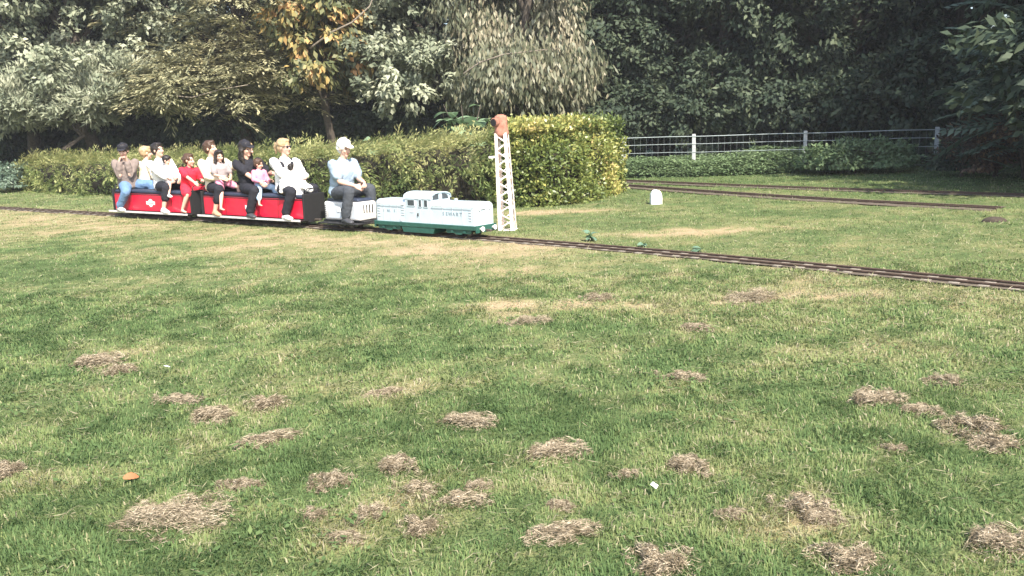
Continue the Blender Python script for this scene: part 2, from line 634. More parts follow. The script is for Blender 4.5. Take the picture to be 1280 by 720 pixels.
def build_track(label, pts, gauge=.184, step=.25, m_sl=m_sleeper, bed=True, rail_z=.034, bw=.30):
    pts = np.asarray(pts)[:, :2]
    seg = np.concatenate([[0], np.cumsum(np.linalg.norm(np.diff(pts, axis=0), axis=1))])
    L = seg[-1]
    ss = np.arange(0, L, .2)
    P = np.stack([np.interp(ss, seg, pts[:, 0]), np.interp(ss, seg, pts[:, 1])], 1)
    T = unit(np.gradient(P, axis=0))
    N = np.stack([-T[:, 1], T[:, 0]], 1)
    t = thing('railway_track', label, 'railway track', (P[0, 0], P[0, 1], 0))
    o = P[0]
    for sgn in (-1, 1):
        c = P + N * sgn * gauge / 2 - o
        prof = [(-.022, -.045), (.022, -.045), (.022, -.037), (.005, -.030), (.005, -.014), (.013, -.010), (.013, 0), (-.013, 0),
                (-.013, -.010), (-.005, -.014), (-.005, -.030), (-.022, -.037)]
        k = len(prof)
        v = np.concatenate([[[c[i, 0] + N[i, 0] * a, c[i, 1] + N[i, 1] * a, rail_z + b] for a, b in prof] for i in range(len(c))])
        f = []
        for i in range(len(c) - 1):
            for j in range(k):
                j2 = (j + 1) % k
                f.append([i * k + j, (i + 1) * k + j, (i + 1) * k + j2, i * k + j2])
        me = bpy.data.meshes.new('rail')
        me.from_pydata(v.tolist(), [], f + [list(range(k)), list(range(len(v) - k, len(v)))])
        link('rail', me, t, m_rail)
    if bed:
        wob = .10 * (vnoise(P[:, 0] * 3, P[:, 1] * 3, .8, 31) - .5)
        a, b = P + N * (bw + wob)[:, None] - o, P - N * (bw - wob)[:, None] - o
        z = np.full(len(P), .008)
        v = np.concatenate([np.c_[a, z], np.c_[P - o, z + .004], np.c_[b, z]])
        n = len(P)
        i = np.arange(n - 1)
        f = np.concatenate([np.stack([i, i + 1, i + 1 + n, i + n], 1), np.stack([i + n, i + 1 + n, i + 1 + 2 * n, i + 2 * n], 1)])
        link('ballast_bed', np_mesh('ballast_bed', v, [f[:, ::-1]]), t, m_bed)
    me = sleeper_me.copy()
    me.materials.append(m_sl)
    for s in np.arange(.1, L - .1, step):
        p = np.array([np.interp(s, seg, pts[:, 0]), np.interp(s, seg, pts[:, 1])])
        q = np.array([np.interp(s + .1, seg, pts[:, 0]), np.interp(s + .1, seg, pts[:, 1])])
        a = math.atan2(q[1] - p[1], q[0] - p[0])
        link('sleeper', me, t, None, (p[0] - o[0], p[1] - o[1], rail_z - .022 - .024 + random.uniform(-.003, .002)), (0, 0, a + random.uniform(-.03, .03)))
    return t


main_pts = np.array([track_at(s)[0] for s in np.arange(1.0, _sl[-1] - .3, .25)])
build_track('narrow miniature railway line carrying the train, with rusty rails and pale sleepers', main_pts, bed=True, bw=.17)
def smooth_line(pix, n=40):
    P = np.array([G(*q)[:2] for q in pix])
    c = np.polyfit(P[:, 0], P[:, 1], 2)
    xs = np.linspace(P[0, 0], P[-1, 0], n)
    return np.stack([xs, np.polyval(c, xs)], 1)


build_track('disused miniature track sunk in grass that stops short, behind white marker stone', smooth_line([(735, 229), (785, 232), (960, 246), (1120, 255), (1256, 261.5)]),
            m_sl=m_sleeper2, step=.3, bw=.38)
build_track('far miniature track beside the nettles and wire fence', smooth_line([(735, 224), (785, 227), (960, 234.5), (1120, 238.5), (1310, 246)]),
            m_sl=m_sleeper2, step=.3, bw=.34)

# ================================================================== foliage materials
m_bark = mat('bark', (.085, .068, .052), rough=.95, noise=.55, nscale=14, bump=1.0)
m_bark_pale = mat('bark_pale', (.36, .31, .25), rough=.9, noise=.45, nscale=14, bump=.8)
m_leaf_a = mat('leaf_grey_green', (.1, .1, .1), rough=.6, trans=.22, spec=.2, tint=[(0, (0.125, 0.147, 0.096)), (.5, (0.238, 0.260, 0.175)), (1, (0.428, 0.434, 0.308))])
m_leaf_b = mat('leaf_olive', (.1, .1, .1), rough=.5, trans=.22, tint=[(0, (0.169, 0.173, 0.100)), (.5, (0.346, 0.331, 0.192)), (1, (0.576, 0.515, 0.314))])
m_leaf_c = mat('leaf_autumn', (.1, .1, .1), rough=.5, trans=.30, tint=[(0, (.10, .115, .05)), (.4, (.21, .20, .085)), (.7, (.44, .31, .11)), (1, (.60, .34, .15))])
m_leaf_d = mat('leaf_pale_brown', (.1, .1, .1), rough=.5, trans=.25, tint=[(0, (0.093, 0.108, 0.063)), (.5, (0.190, 0.193, 0.121)), (1, (0.367, 0.317, 0.218))])
m_leaf_e = mat('leaf_dark', (.1, .1, .1), rough=.6, trans=.18, spec=.2, tint=[(0, (.026, .040, .025)), (.5, (.050, .070, .042)), (1, (.105, .125, .072))])  # dark tints carry the shade of the wood in the leaf colour
m_leaf_f = mat('leaf_blue_green', (.1, .1, .1), rough=.42, trans=.2, spec=.5, tint=[(0, (.06, .095, .065)), (.5, (.11, .16, .11)), (1, (.20, .25, .17))])
m_conif = mat('leaf_cypress', (.1, .1, .1), rough=.55, trans=.28, tint=[(0, (0.065, 0.104, 0.033)), (.5, (0.189, 0.234, 0.078)), (1, (0.468, 0.442, 0.195))])
m_privet = mat('leaf_privet', (.1, .1, .1), rough=.40, trans=.30, spec=.5, tint=[(0, (0.061, 0.101, 0.027)), (.45, (0.182, 0.223, 0.061)), (.8, (0.405, 0.378, 0.115)), (1, (0.702, 0.540, 0.243))])
m_nettle = mat('leaf_nettle', (.1, .1, .1), rough=.6, trans=.28, spec=.2, tint=[(0, (.080, .125, .055)), (.5, (.150, .215, .100)), (1, (.23, .29, .15))])
m_core = mat('twig_core', (.035, .030, .018), rough=1.0, noise=.5, nscale=20)


# ================================================================== trees
def limb_path(a, b, n=5, wob=.25):
    a, b = np.array(a, float), np.array(b, float)
    L = np.linalg.norm(b - a)
    pts = []
    for i in range(n + 1):
        t = i / n
        p = a * (1 - t) + b * t
        p = p + RNG.normal(0, wob * L * .08, 3) * math.sin(math.pi * t)
        p[2] += .10 * L * math.sin(math.pi * t)
        pts.append(p)
    return pts


def trunk_mesh(h, r, lobes, limbs=9, seg=8):
    mb = MB()
    top = h * .8
    tp = [(RNG.normal(0, .06) * i, RNG.normal(0, .06) * i, top * i / 6) for i in range(7)]
    mb.tube(tp, [r * (1.35 if i == 0 else 1 - .12 * i) for i in range(7)], seg=seg, dome=False)
    order = RNG.permutation(len(lobes))[:limbs]
    for i in order:
        c, rad = lobes[i]
        z0 = min(max(.18 * h, c[2] * .62), top * .95)
        k = z0 / top * 6
        i0 = min(int(k), 5)
        a = np.array(tp[i0]) * (1 - (k - i0)) + np.array(tp[i0 + 1]) * (k - i0)
        path = limb_path(a, np.array(c) * [.95, .95, 1])
        r0 = r * .45
        mb.tube(path, [r0 * (1 - .15 * j) for j in range(len(path))], seg=6)
    return mb.mesh('trunk', True)


def crown_lobes(rx, ry, z0, z1, n, lr=(.8, 1.3), skirt=0.0):
    out = []
    cz, rz = (z0 + z1) / 2, (z1 - z0) / 2
    for i in range(n):
        u = rand_unit(1)[0]
        q = RNG.uniform(.55, .95)
        c = np.array([u[0] * rx * q, u[1] * ry * q, cz + u[2] * rz * q])
        r = RNG.uniform(*lr)
        out.append((c, np.array([r * 1.15, r * 1.15, r * .85])))
    for i in range(int(skirt)):
        a = RNG.uniform(0, 2 * np.pi)
        q = RNG.uniform(.55, 1.02)
        c = np.array([math.cos(a) * rx * q, math.sin(a) * ry * q, z0 + RNG.uniform(.0, 1.3)])
        r = RNG.uniform(*lr) * .85
        out.append((c, np.array([r * 1.2, r * 1.2, r * .6])))
    return out


def crown_mesh(lobes, clumps=26, per=46, ln=(.10, .17), wd=(.05, .085), cr=.30, droop=.35, style='broad', tint_mu=.45, tint_sd=.2, inner=.25):
    C, D, N, LN, WD, T = [], [], [], [], [], []
    for c, rad in lobes:
        lt = RNG.normal(0, .10)
        k = clumps
        u = rand_unit(k)
        rr = np.where(RNG.random(k) < inner, RNG.uniform(.3, .8, k), RNG.uniform(.82, 1.12, k))[:, None]
        cc = c + u * rad * rr
        for j in range(k):
            ct = lt + RNG.normal(0, tint_sd * .6)
            m = per
            if style == 'broad':
                off = unit(RNG.normal(0, 1, (m, 3))) * RNG.uniform(.35, 1.1, (m, 1)) * [cr, cr, cr * .7]
                d = unit(u[j] * .7 + rand_unit(m) * .75 + np.array([0, 0, -droop]))
                nn = unit(u[j] * .6 + unit(off) * .5 + np.array([0, 0, .6]) + rand_unit(m) * .38)
            elif style == 'spray':                       # flat horizontal sprays that point outwards
                ax = unit(np.array([u[j][0], u[j][1], RNG.normal(-.12, .12)]))
                sd = unit(np.cross(ax, [0, 0, 1]))
                t = RNG.random(m)
                w = RNG.normal(0, .22, m) * (1.1 - .8 * t)
                off = ax * (t[:, None] * cr * 2.6 - cr) + sd * (w[:, None] * cr * 1.6) + np.array([0, 0, 1]) * (RNG.normal(0, .035, m) - .10 * t * t)[:, None]
                d = unit(ax + sd * np.sign(w)[:, None] * .55 + rand_unit(m) * .25 + np.array([0, 0, -.15]))
                nn = unit(np.array([0, 0, 1]) + rand_unit(m) * .35)
            else:                                        # 'hang': strings of leaves hanging from twigs
                off = RNG.normal(0, 1, (m, 3)) * [cr * .55, cr * .55, cr * .75]
                d = unit(np.array([0, 0, -1.0]) + rand_unit(m) * .45 + u[j] * .15)
                nn = unit(rand_unit(m) + u[j] * .8)
            C.append(cc[j] + off)
            D.append(d)
            N.append(nn)
            LN.append(RNG.uniform(*ln, m))
            WD.append(RNG.uniform(*wd, m))
            T.append(np.clip(tint_mu + ct + RNG.normal(0, tint_sd * .55, m), 0, 1))
    C = np.concatenate(C)
    C[:, 2] = np.maximum(C[:, 2], .25)
    return leaves('crown', C, np.concatenate(D), np.concatenate(N), np.concatenate(LN), np.concatenate(WD), np.concatenate(T))


def plant_tree(name, label, px, Y, trunk_me, crown_me, bark, leafm, rz=0., sc=1., cat='tree', group=None, X=None):
    x = at_depth(px, Y) if X is None else X
    t = thing(name, label, cat, (x, Y, -.03), rz, group)
    t.scale = (sc, sc, sc)
    for nm, me, m in (('trunk', trunk_me, bark), ('crown', crown_me, leafm)):
        o = link(nm, me, t)
        if len(me.materials) == 0:
            me.materials.append(m)
        o.material_slots[0].link = 'OBJECT'
        o.material_slots[0].material = m
    return t


# prototypes (shared between alike trees)
LA = crown_lobes(3.3, 3.1, 2.6, 9.5, 26, (.85, 1.3), skirt=17)
A_T, A_C = trunk_mesh(9.5, .24, LA, 14), crown_mesh(LA, 19, 44, ln=(.14, .24), wd=(.08, .13), cr=.34, tint_sd=.28)
LA2 = crown_lobes(3.4, 3.0, 2.4, 10.0, 26, (.85, 1.3), skirt=18)
A2_T, A2_C = trunk_mesh(10, .26, LA2, 14), crown_mesh(LA2, 19, 44, ln=(.14, .24), wd=(.08, .13), cr=.34, tint_sd=.28)
LB = crown_lobes(3.0, 3.0, 2.4, 10.5, 26, (.8, 1.2), skirt=18)
B_T, B_C = trunk_mesh(10.5, .25, LB, 22), crown_mesh(LB, 24, 40, ln=(.15, .26), wd=(.040, .07), cr=.45, style='spray', tint_sd=.28, inner=.2)
LC = crown_lobes(1.35, 1.35, 2.6, 8.0, 17, (.5, .8), skirt=11)
C_T, C_C = trunk_mesh(8, .14, LC, 12), crown_mesh(LC, 16, 24, ln=(.17, .28), wd=(.09, .15), cr=.28, style='broad', droop=1.0, tint_mu=.36, tint_sd=.45)
LD = crown_lobes(2.0, 2.2, 2.5, 9.5, 22, (.65, 1.0), skirt=14)
D_T, D_C = trunk_mesh(9.5, .20, LD, 18), crown_mesh(LD, 24, 34, ln=(.18, .30), wd=(.06, .09), cr=.38, style='hang', tint_sd=.34)
LE = crown_lobes(3.4, 2.7, 1.0, 10.5, 34, (.9, 1.4), skirt=12)
E_T, E_C = trunk_mesh(10.5, .26, LE, 10), crown_mesh(LE, 18, 42, ln=(.15, .25), wd=(.08, .13), cr=.38, tint_sd=.34)
LS = crown_lobes(1.5, 1.2, .3, 2.5, 14, (.5, .8))
S_T, S_C = trunk_mesh(2.0, .07, LS, 10), crown_mesh(LS, 18, 34, ln=(.11, .18), wd=(.06, .10), cr=.26, tint_sd=.28)
LW = crown_lobes(2.7, 1.5, 2.3, 3.55, 22, (.5, .75), skirt=6)
W_T, W_C = trunk_mesh(3.0, .12, LW, 14), crown_mesh(LW, 26, 42, ln=(.15, .25), wd=(.035, .06), cr=.30, style='broad', droop=-.6, tint_mu=.58, tint_sd=.28)

plant_tree('broadleaf_tree', 'tall grey-green broadleaf tree standing behind the willowy bush', 40, 30, A_T, A_C, m_bark, m_leaf_a, 0)
plant_tree('broadleaf_tree', 'tall grey-green broadleaf tree between the willowy bush and the olive conifer', 190, 31, A2_T, A2_C, m_bark, m_leaf_a, 1.2)
T_CON = plant_tree('conifer_tree', 'olive-brown conifer with flat horizontal sprays and dead lower twigs', 305, 29.5, B_T, B_C, m_bark, m_leaf_b, .4)
T_AUT = plant_tree('autumn_tree', 'slim tree with orange and yellow autumn leaves', 413, 28.4, C_T, C_C, m_bark, m_leaf_c, 0, 1.1)
plant_tree('broadleaf_tree', 'grey-green broadleaf tree between the autumn tree and the drooping pale tree', 552, 29.8, A_T, A_C, m_bark, m_leaf_a, 2.2, .98)
T_DRO = plant_tree('drooping_tree', 'pale tree with drooping tan and green leaf strings above the privet hedge', 655, 27.3, D_T, D_C, m_bark, m_leaf_d, .7)
plant_tree('dark_tree', 'dark green tree behind the fence, next to the drooping pale tree', 792, 30, E_T, E_C, m_bark, m_leaf_e, .3)
plant_tree('dark_tree', 'dark green leafy tree behind the first fence post beyond the hedge', 915, 29.0, E_T, E_C, m_bark, m_leaf_e, 2.0, .95)
plant_tree('dark_tree', 'dark green leafy tree behind the bramble mound', 1050, 28.0, E_T, E_C, m_bark, m_leaf_e, 4.0, 1.0)
plant_tree('dark_tree', 'dark green tree behind the long-leaved frond tree', 1190, 26.5, E_T, E_C, m_bark, m_leaf_e, 5.3, 1.02)
plant_tree('dark_tree', 'tall dark tree outside the fence past the frond tree', 1330, 24.5, E_T, E_C, m_bark, m_leaf_e, 1.0, 1.05)
plant_tree('willowy_bush', 'big rounded grey-green bush with narrow leaves at the hedge end', 85, 27.8, W_T, W_C, m_bark, m_leaf_a, .2, 1.0, cat='bush')

plant_tree('broadleaf_tree', 'grey-green broadleaf tree standing close behind the cypress hedge end and the bush', 110, 29.6, A2_T, A2_C, m_bark, m_leaf_a, 3.6, .97)
plant_tree('broadleaf_tree', 'grey-green broadleaf tree between the drooping pale tree and the dark trees', 735, 30.5, A_T, A_C, m_bark, m_leaf_e, 5.0, 1.0)
# closed back rows of the wood
BACK = [(770, 33.2), (880, 33), (1010, 32), (1140, 31), (250, 33.8), (140, 34), (580, 33.5), (-30, 36), (80, 37), (180, 36), (290, 37), (400, 36), (500, 37), (610, 36), (715, 36.5), (830, 36), (960, 35.5), (1090, 35), (1220, 34), (1360, 32)]
for k, (px, Y) in enumerate(BACK):
    plant_tree('dark_tree', 'dark tree deep in the wood behind the front row', px, Y, E_T, E_C, m_bark, m_leaf_e, k * 1.7, 1.12, group='dark trees deep in the wood')
UND = [(-10, 31.5), (60, 32), (150, 31.5), (205, 31), (262, 30.8), (335, 31), (390, 30.8), (455, 30.9), (515, 30.7), (580, 31), (640, 30.8), (700, 30.5), (755, 30.2), (820, 28), (900, 27.3), (985, 26.6), (1075, 26), (1160, 25), (1260, 24)]
for k, (px, Y) in enumerate(UND):
    plant_tree('understorey_shrub', 'dark low shrub growing under the trees' if px < 760 else 'dark shrub growing just behind the wire fence', px, Y, S_T, S_C, m_bark, m_leaf_e, k * 2.1, 1.0 + .25 * ((k * 7) % 3) / 2,
               cat='shrub', group='dark shrubs under the trees' if px < 760 else 'dark shrubs behind the fence')
# boundary trees that stand to the right of the view and shade the far corner
for k, (x, y, s) in enumerate([(13.2, 14.6, 1.15), (17.5, 12.5, 1.3), (15.6, 18.6, 1.2), (20.5, 15.5, 1.35), (19.0, 20.0, 1.25)]):
    plant_tree('boundary_tree', 'tall dark boundary tree beside the lawn, outside the view', 0, y, E_T, E_C, m_bark, m_leaf_e, k * 1.1, s, X=x, group='boundary trees')

# bare pale boughs seen against the foliage
m_bough = mat('bark_bough', (.24, .20, .155), rough=.95, noise=.5, nscale=14)


def bough(tree, pts, r):
    P = [np.array([at_depth(px, Y, py), Y, 0]) for px, py, Y in pts]
    for p, (px, py, Y) in zip(P, pts):
        d = ray(px, py)
        p[2] = CAM_H + d[2] / d[1] * Y
    o = P[0].copy()
    mb = MB().tube([p - o for p in P], [r * (1 - .14 * i) for i in range(len(P))], seg=7)
    ob = mb.build('bare_bough', m_bough, None, True, tuple(o))
    ob.parent = tree
    bpy.context.view_layer.update()
    ob.matrix_parent_inverse = tree.matrix_world.inverted()
    return tag(ob, 'bare pale bough')


bough(T_AUT, [(388, 60, 27.2), (415, 40, 27.0), (440, 28, 26.8), (462, 8, 26.9), (470, -12, 27.2)], .035)
bough(T_DRO, [(580, 92, 25.2), (600, 78, 25.0), (630, 68, 24.8), (665, 64, 24.9), (700, 60, 25.4)], .026)
bough(T_CON, [(200, 118, 26.3), (240, 122, 26.2), (275, 112, 26.3), (310, 106, 26.6)], .02)

# frond tree on the right: long pinnate leaves, each frond a part
def frond_mesh(L, k, curve):
    C, D, N, LN, WD = [], [], [], [], []
    for i in range(k):
        t = (i + 1) / k
        p = np.array([t * L, 0, -curve * t * t * L])
        for sgn in (-1, 1):
            C.append(p); D.append(unit(np.array([.55, sgn * .8, -.25])))
            N.append(np.array([0, sgn * .2, 1.0])); LN.append(.24 * math.sin(.5 + 2.2 * t) + .04); WD.append(.085)
    C.append(np.array([L, 0, -curve * L])); D.append(unit(np.array([1, 0, -.5]))); N.append(np.array([0, 0, 1.])); LN.append(.13); WD.append(.05)
    v, f = leaf_arrays(np.array(C), np.array(D), np.array(N), LN, WD, .1)
    rach = MB().tube([(t * L, 0, -curve * t * t * L) for t in np.linspace(0, 1, 5)], [.010, .008, .007, .005, .003], seg=5)
    v2 = np.array(rach.v)
    q = [ff for ff in rach.f if len(ff) == 4]
    me = np_mesh('frond', np.concatenate([v, v2]), [f, np.array(q) + len(v)], tint=np.concatenate([RNG.uniform(.2, 1, len(f)), np.full(len(q), .6)]))
    return me


FT = thing('frond_tree', 'tree with long feathery pinnate leaves arching over the lawn edge', 'tree', (at_depth(1296, 18.4), 18.4, 0))
stems = [[(0, 0, 0), (.05, .0, 1.2), (.0, .05, 2.4), (-.1, .1, 3.6), (-.1, .1, 4.6)], [(.15, .1, 0), (.5, .1, 1.4), (.9, .2, 2.8), (1.1, .2, 4.4)], [(-.1, .1, 0), (-.35, .0, 1.1), (-.6, -.05, 2.1), (-.7, -.1, 2.9)], [(.2,.3,0),(.4,.8,1.5),(.5,1.2,3.2),(.4,1.4,4.8)]]
fm = MB()
for s in stems:
    fm.tube(s, [.055 - .009 * i for i in range(len(s))], seg=7)
fm.build('trunk', m_bark, FT, True)
fr = [frond_mesh(.95, 8, .30), frond_mesh(1.15, 9, .42), frond_mesh(.8, 7, .2)]
for m_ in fr:
    m_.materials.append(m_leaf_f)
for i in range(210):
    s = stems[[0, 1, 2, 3, 0, 2][i % 6]]
    t = RNG.uniform(.12, 1.0) * (len(s) - 1)
    j = min(int(t), len(s) - 2)
    p = np.array(s[j]) * (1 - (t - j)) + np.array(s[j + 1]) * (t - j)
    a = RNG.uniform(0, 2 * np.pi)
    o = link('frond', fr[i % 3], FT, None, tuple(p + RNG.normal(0, .12, 3) + np.array([math.cos(a), math.sin(a), 0]) * RNG.uniform(0, .5)), (RNG.normal(0, .25), RNG.uniform(-.55, .25), a))
    sc_ = RNG.uniform(.8, 1.3)
    o.scale = (sc_, sc_, sc_)
# reddish dry brambles at its foot
m_russet = mat('leaf_russet', (.1, .1, .1), rough=.6, trans=.2, tint=[(0, (.05, .035, .022)), (.5, (.13, .075, .045)), (1, (.34, .22, .12))])
LR = crown_lobes(.9, .7, .15, 1.3, 9, (.35, .55))
plant_tree('dead_bush', 'brown withered bush at the foot of the frond tree', 1248, 19.6, trunk_mesh(1.2, .05, LR, 9), crown_mesh(LR, 16, 30, ln=(.08, .14), wd=(.04, .07), cr=.22, tint_sd=.35), m_bark, m_russet, cat='bush')
LR2 = crown_lobes(.5, .5, .1, .8, 6, (.28, .42))
plant_tree('dark_bush', 'small round dark bush on the lawn edge beside the last fence post', 1207, 19.9, trunk_mesh(.8, .04, LR2, 6), crown_mesh(LR2, 14, 30, ln=(.07, .12), wd=(.035, .05), cr=.2), m_bark, m_leaf_e, cat='bush', sc=.95)

# ================================================================== hedges
def hedge(name, label, line, thick, heights, leafm, style, cat='hedge', dens=60, end_l=True, end_r=True):
    """line: front base polyline (left to right); body lies behind it"""
    line = np.array(line, float)
    seg = np.concatenate([[0], np.cumsum(np.linalg.norm(np.diff(line, axis=0), axis=1))])
    L = seg[-1]
    o0 = line[0]
    t = thing(name, label, cat, (o0[0], o0[1], 0))

    def fp(s):
        return np.stack([np.interp(s, seg, line[:, 0]), np.interp(s, seg, line[:, 1])], -1)

    def nrm(s):
        a, b = fp(np.clip(s + .25, 0, L)), fp(np.clip(s - .25, 0, L))
        tt = unit(a - b)
        return np.stack([tt[..., 1], -tt[..., 0]], -1)        # towards the viewer side
    H = lambda s: np.interp(s, seg, heights)
    # twig core
    ns = max(int(L / .4), 3)
    ss = np.linspace(.18, L - .18, ns)
    P, N = fp(ss), nrm(ss)
    v = []
    for p, n, s in zip(P, N, ss):
        h = H(s)
        for a, z in ((-.26, 0), (-.26, h * .55), (-.66, h - .14), (-thick + .2, h - .16), (-thick + .16, 0)):
            q = p + n * a - o0
            v.append((q[0], q[1], z))
    f = []
    for i in range(ns - 1):
        for j in range(4):
            f.append([i * 5 + j, (i + 1) * 5 + j, (i + 1) * 5 + j + 1, i * 5 + j + 1])
    f += [[4, 3, 2, 1, 0], [(ns - 1) * 5 + j for j in range(5)]]
    me = bpy.data.meshes.new('twigs')
    me.from_pydata(v, [], f)
    link('twigs', me, t, m_core)
    # surface sample: front, top, back, ends
    hm = np.mean(heights)
    areas = {'front': L * hm, 'top': L * thick, 'back': L * hm * .5, 'el': thick * hm * end_l, 'er': thick * hm * end_r}
    C, D, NN, LN, WD, T = [], [], [], [], [], []
    for part, a in areas.items():
        k = int(a * dens)
        if k < 1:
            continue
        s = RNG.uniform(0, L, k)
        if part == 'el':
            s[:] = 0
        if part == 'er':
            s[:] = L
        depth = RNG.uniform(0, thick, k)
        zf = RNG.random(k)
        if part == 'front':
            depth = np.abs(RNG.normal(0, .05, k))
        elif part == 'back':
            depth = thick - np.abs(RNG.normal(0, .05, k))
        elif part == 'top':
            zf = np.full(k, 1.0)
        p, n = fp(s), nrm(s)
        h = H(s)
        bulge = .34 * (vnoise(s + 50, zf * 1.4, .75, 41) - .5) + .16 * (vnoise(s, zf * 2.2, .3, 42) - .5)
        z = zf * h
        if part == 'top':
            z = h + .10 * (vnoise(s, depth, .4, 43) - .5) + np.abs(RNG.normal(0, .035, k)) - .03
        xy = p - n * depth[:, None]
        along = unit(np.stack([-n[:, 1], n[:, 0]], 1))
        if part in ('front',):
            slope = np.clip((zf - .66) / .34, 0, 1)
            xy = xy + n * (bulge * (1 - .5 * slope) + .05 - .48 * slope ** 1.4)[:, None]
            out = np.concatenate([n * (1 - .55 * slope)[:, None], (.05 + .85 * slope)[:, None]], 1)
        elif part == 'back':
            out = np.concatenate([-n, np.full((k, 1), .05)], 1)
        elif part == 'top':
            out = np.concatenate([n * .25, np.full((k, 1), 1.0)], 1)
        else:
            sg = -1 if part == 'el' else 1
            al = np.stack([-n[:, 1], n[:, 0]], 1) * sg
            xy = xy + al * (bulge * .8)[:, None]
            out = np.concatenate([al, np.full((k, 1), .05)], 1)
        out = unit(out)
        c0 = np.c_[xy - o0, z]
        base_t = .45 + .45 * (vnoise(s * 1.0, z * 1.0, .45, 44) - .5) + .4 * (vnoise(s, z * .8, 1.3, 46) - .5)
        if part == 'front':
            base_t = base_t + (.28 if style == 'spray' else .02) * np.clip((zf - .58) / .25, 0, 1)  # lighter tint on the upper front puts the sunlit band into the colour
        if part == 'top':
            base_t = base_t + (.28 if style == 'spray' else .10)  # sunlit hedge top put into the leaf tint
        if style == 'spray':
            m = 26
            if part == 'top':
                ax = unit(out * .25 + np.c_[along, np.zeros(k)] * .7 + RNG.normal(0, .35, (k, 3)))
            else:
                ax = unit(out * .55 + np.c_[along, np.zeros(k)] * .8 + RNG.normal(0, .22, (k, 3)) + np.array([0, 0, -.28]))
            sd = unit(np.cross(ax, unit(out + RNG.normal(0, .5, (k, 3)) + 1e-3)))
            up = np.cross(sd, ax)
            tt = RNG.random((k, m))
            w = RNG.normal(0, .24, (k, m)) * (1.1 - .8 * tt)
            ln = .48
            cc = c0[:, None] + ax[:, None] * (tt * ln - .06)[..., None] + sd[:, None] * (w * ln * .7)[..., None] + up[:, None] * RNG.normal(0, .012, (k, m))[..., None]
            cc[..., 2] -= .04 * tt * tt
            dd = unit(ax[:, None] + sd[:, None] * np.sign(w)[..., None] * .5 + RNG.normal(0, .18, (k, m, 3)))
            C.append(cc.reshape(-1, 3)); D.append(dd.reshape(-1, 3))
            NN.append(np.repeat(up, m, 0) + RNG.normal(0, .3, (k * m, 3)))
            fs = .62 if part == 'top' else 1.0
            LN.append(RNG.uniform(.09, .18, k * m) * fs); WD.append(RNG.uniform(.020, .040, k * m) * fs)
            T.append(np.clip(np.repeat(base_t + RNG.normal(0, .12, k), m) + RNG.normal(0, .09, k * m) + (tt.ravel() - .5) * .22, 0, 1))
        else:
            m = 9
            cc = c0[:, None] + RNG.normal(0, .055, (k, m, 3))
            dd = unit(out[:, None] * .7 + rand_unit(k * m).reshape(k, m, 3) + np.array([0, 0, .25]))
            C.append(cc.reshape(-1, 3)); D.append(dd.reshape(-1, 3))
            NN.append(np.repeat(out, m, 0) * .6 + rand_unit(k * m) * .8 + np.array([0, 0, .4]))
            LN.append(RNG.uniform(.06, .105, k * m)); WD.append(RNG.uniform(.032, .052, k * m))
            yel = .30 * np.exp(-((s - L * .80) / 1.1) ** 2) if part == 'front' else .12
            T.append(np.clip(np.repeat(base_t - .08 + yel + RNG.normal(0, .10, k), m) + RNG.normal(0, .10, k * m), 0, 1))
    C = np.concatenate(C)
    C[:, 2] = np.maximum(C[:, 2], .02)
    me = leaves('foliage', C, np.concatenate(D), unit(np.concatenate(NN)), np.concatenate(LN), np.concatenate(WD), np.concatenate(T), .1)
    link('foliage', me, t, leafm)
    # wispy shoots above the clipped top
    k = int(L * 26)
    s = RNG.uniform(0, L, k)
    p, n = fp(s), nrm(s)
    dp = RNG.uniform(.40, thick, k)
    c0 = np.c_[p - n * dp[:, None] - o0, H(s) - .03]
    m = 7
    tt = np.linspace(0, 1, m)
    ln = RNG.uniform(.04, .16, k)
    ax = unit(np.stack([RNG.normal(0, .25, k), RNG.normal(0, .25, k), np.ones(k)], 1))
    cc = c0[:, None] + ax[:, None] * (tt[None] * ln[:, None])[..., None]
    dd = unit(ax[:, None] * .9 + rand_unit(k * m).reshape(k, m, 3) * .7)
    me = leaves('shoots', cc.reshape(-1, 3), dd.reshape(-1, 3), rand_unit(k * m), .07 if style == 'spray' else .08, .018 if style == 'spray' else .035, np.clip(RNG.normal(.78, .15, k * m), 0, 1))
    tag(link('shoots', me, t, leafm), kind='stuff')
    return t


HL0, HL1 = G(22, 238)[:2], G(120, 243)[:2]
HC = np.array([-.25, 16.75])
hedge('conifer_hedge', 'long clipped cypress hedge with feathery sprays behind the train', [HL0, HL1, [-6.2, 20.3], [-3.2, 18.6], HC], 1.5, [.88, .90, .98, 1.10, 1.30], m_conif, 'spray', dens=46)
hedge('privet_hedge', 'clipped privet hedge end with yellowing broad leaves behind the lattice mast', [HC + [.02, -.05], G(680, 259)[:2], G(725, 253)[:2], G(778, 240)[:2]], 1.7,
      [1.42, 1.45, 1.47, 1.48], m_privet, 'broad', dens=190)
# lower scrub at the left end of the cypress hedge
LQ = crown_lobes(1.3, .8, .1, .75, 10, (.32, .5))
plant_tree('low_bush', 'low blue-green bush at the far end of the cypress hedge', 10, 26.8, trunk_mesh(.7, .04, LQ, 8), crown_mesh(LQ, 16, 34, ln=(.07, .12), wd=(.03, .05), cr=.2), m_bark, m_leaf_f, cat='bush')

# broad-leaved plant that rises behind the hedge
m_big = mat('leaf_big', (.24, .34, .20), rough=.4, trans=.25, color2=(.16, .25, .13), nscale=8)


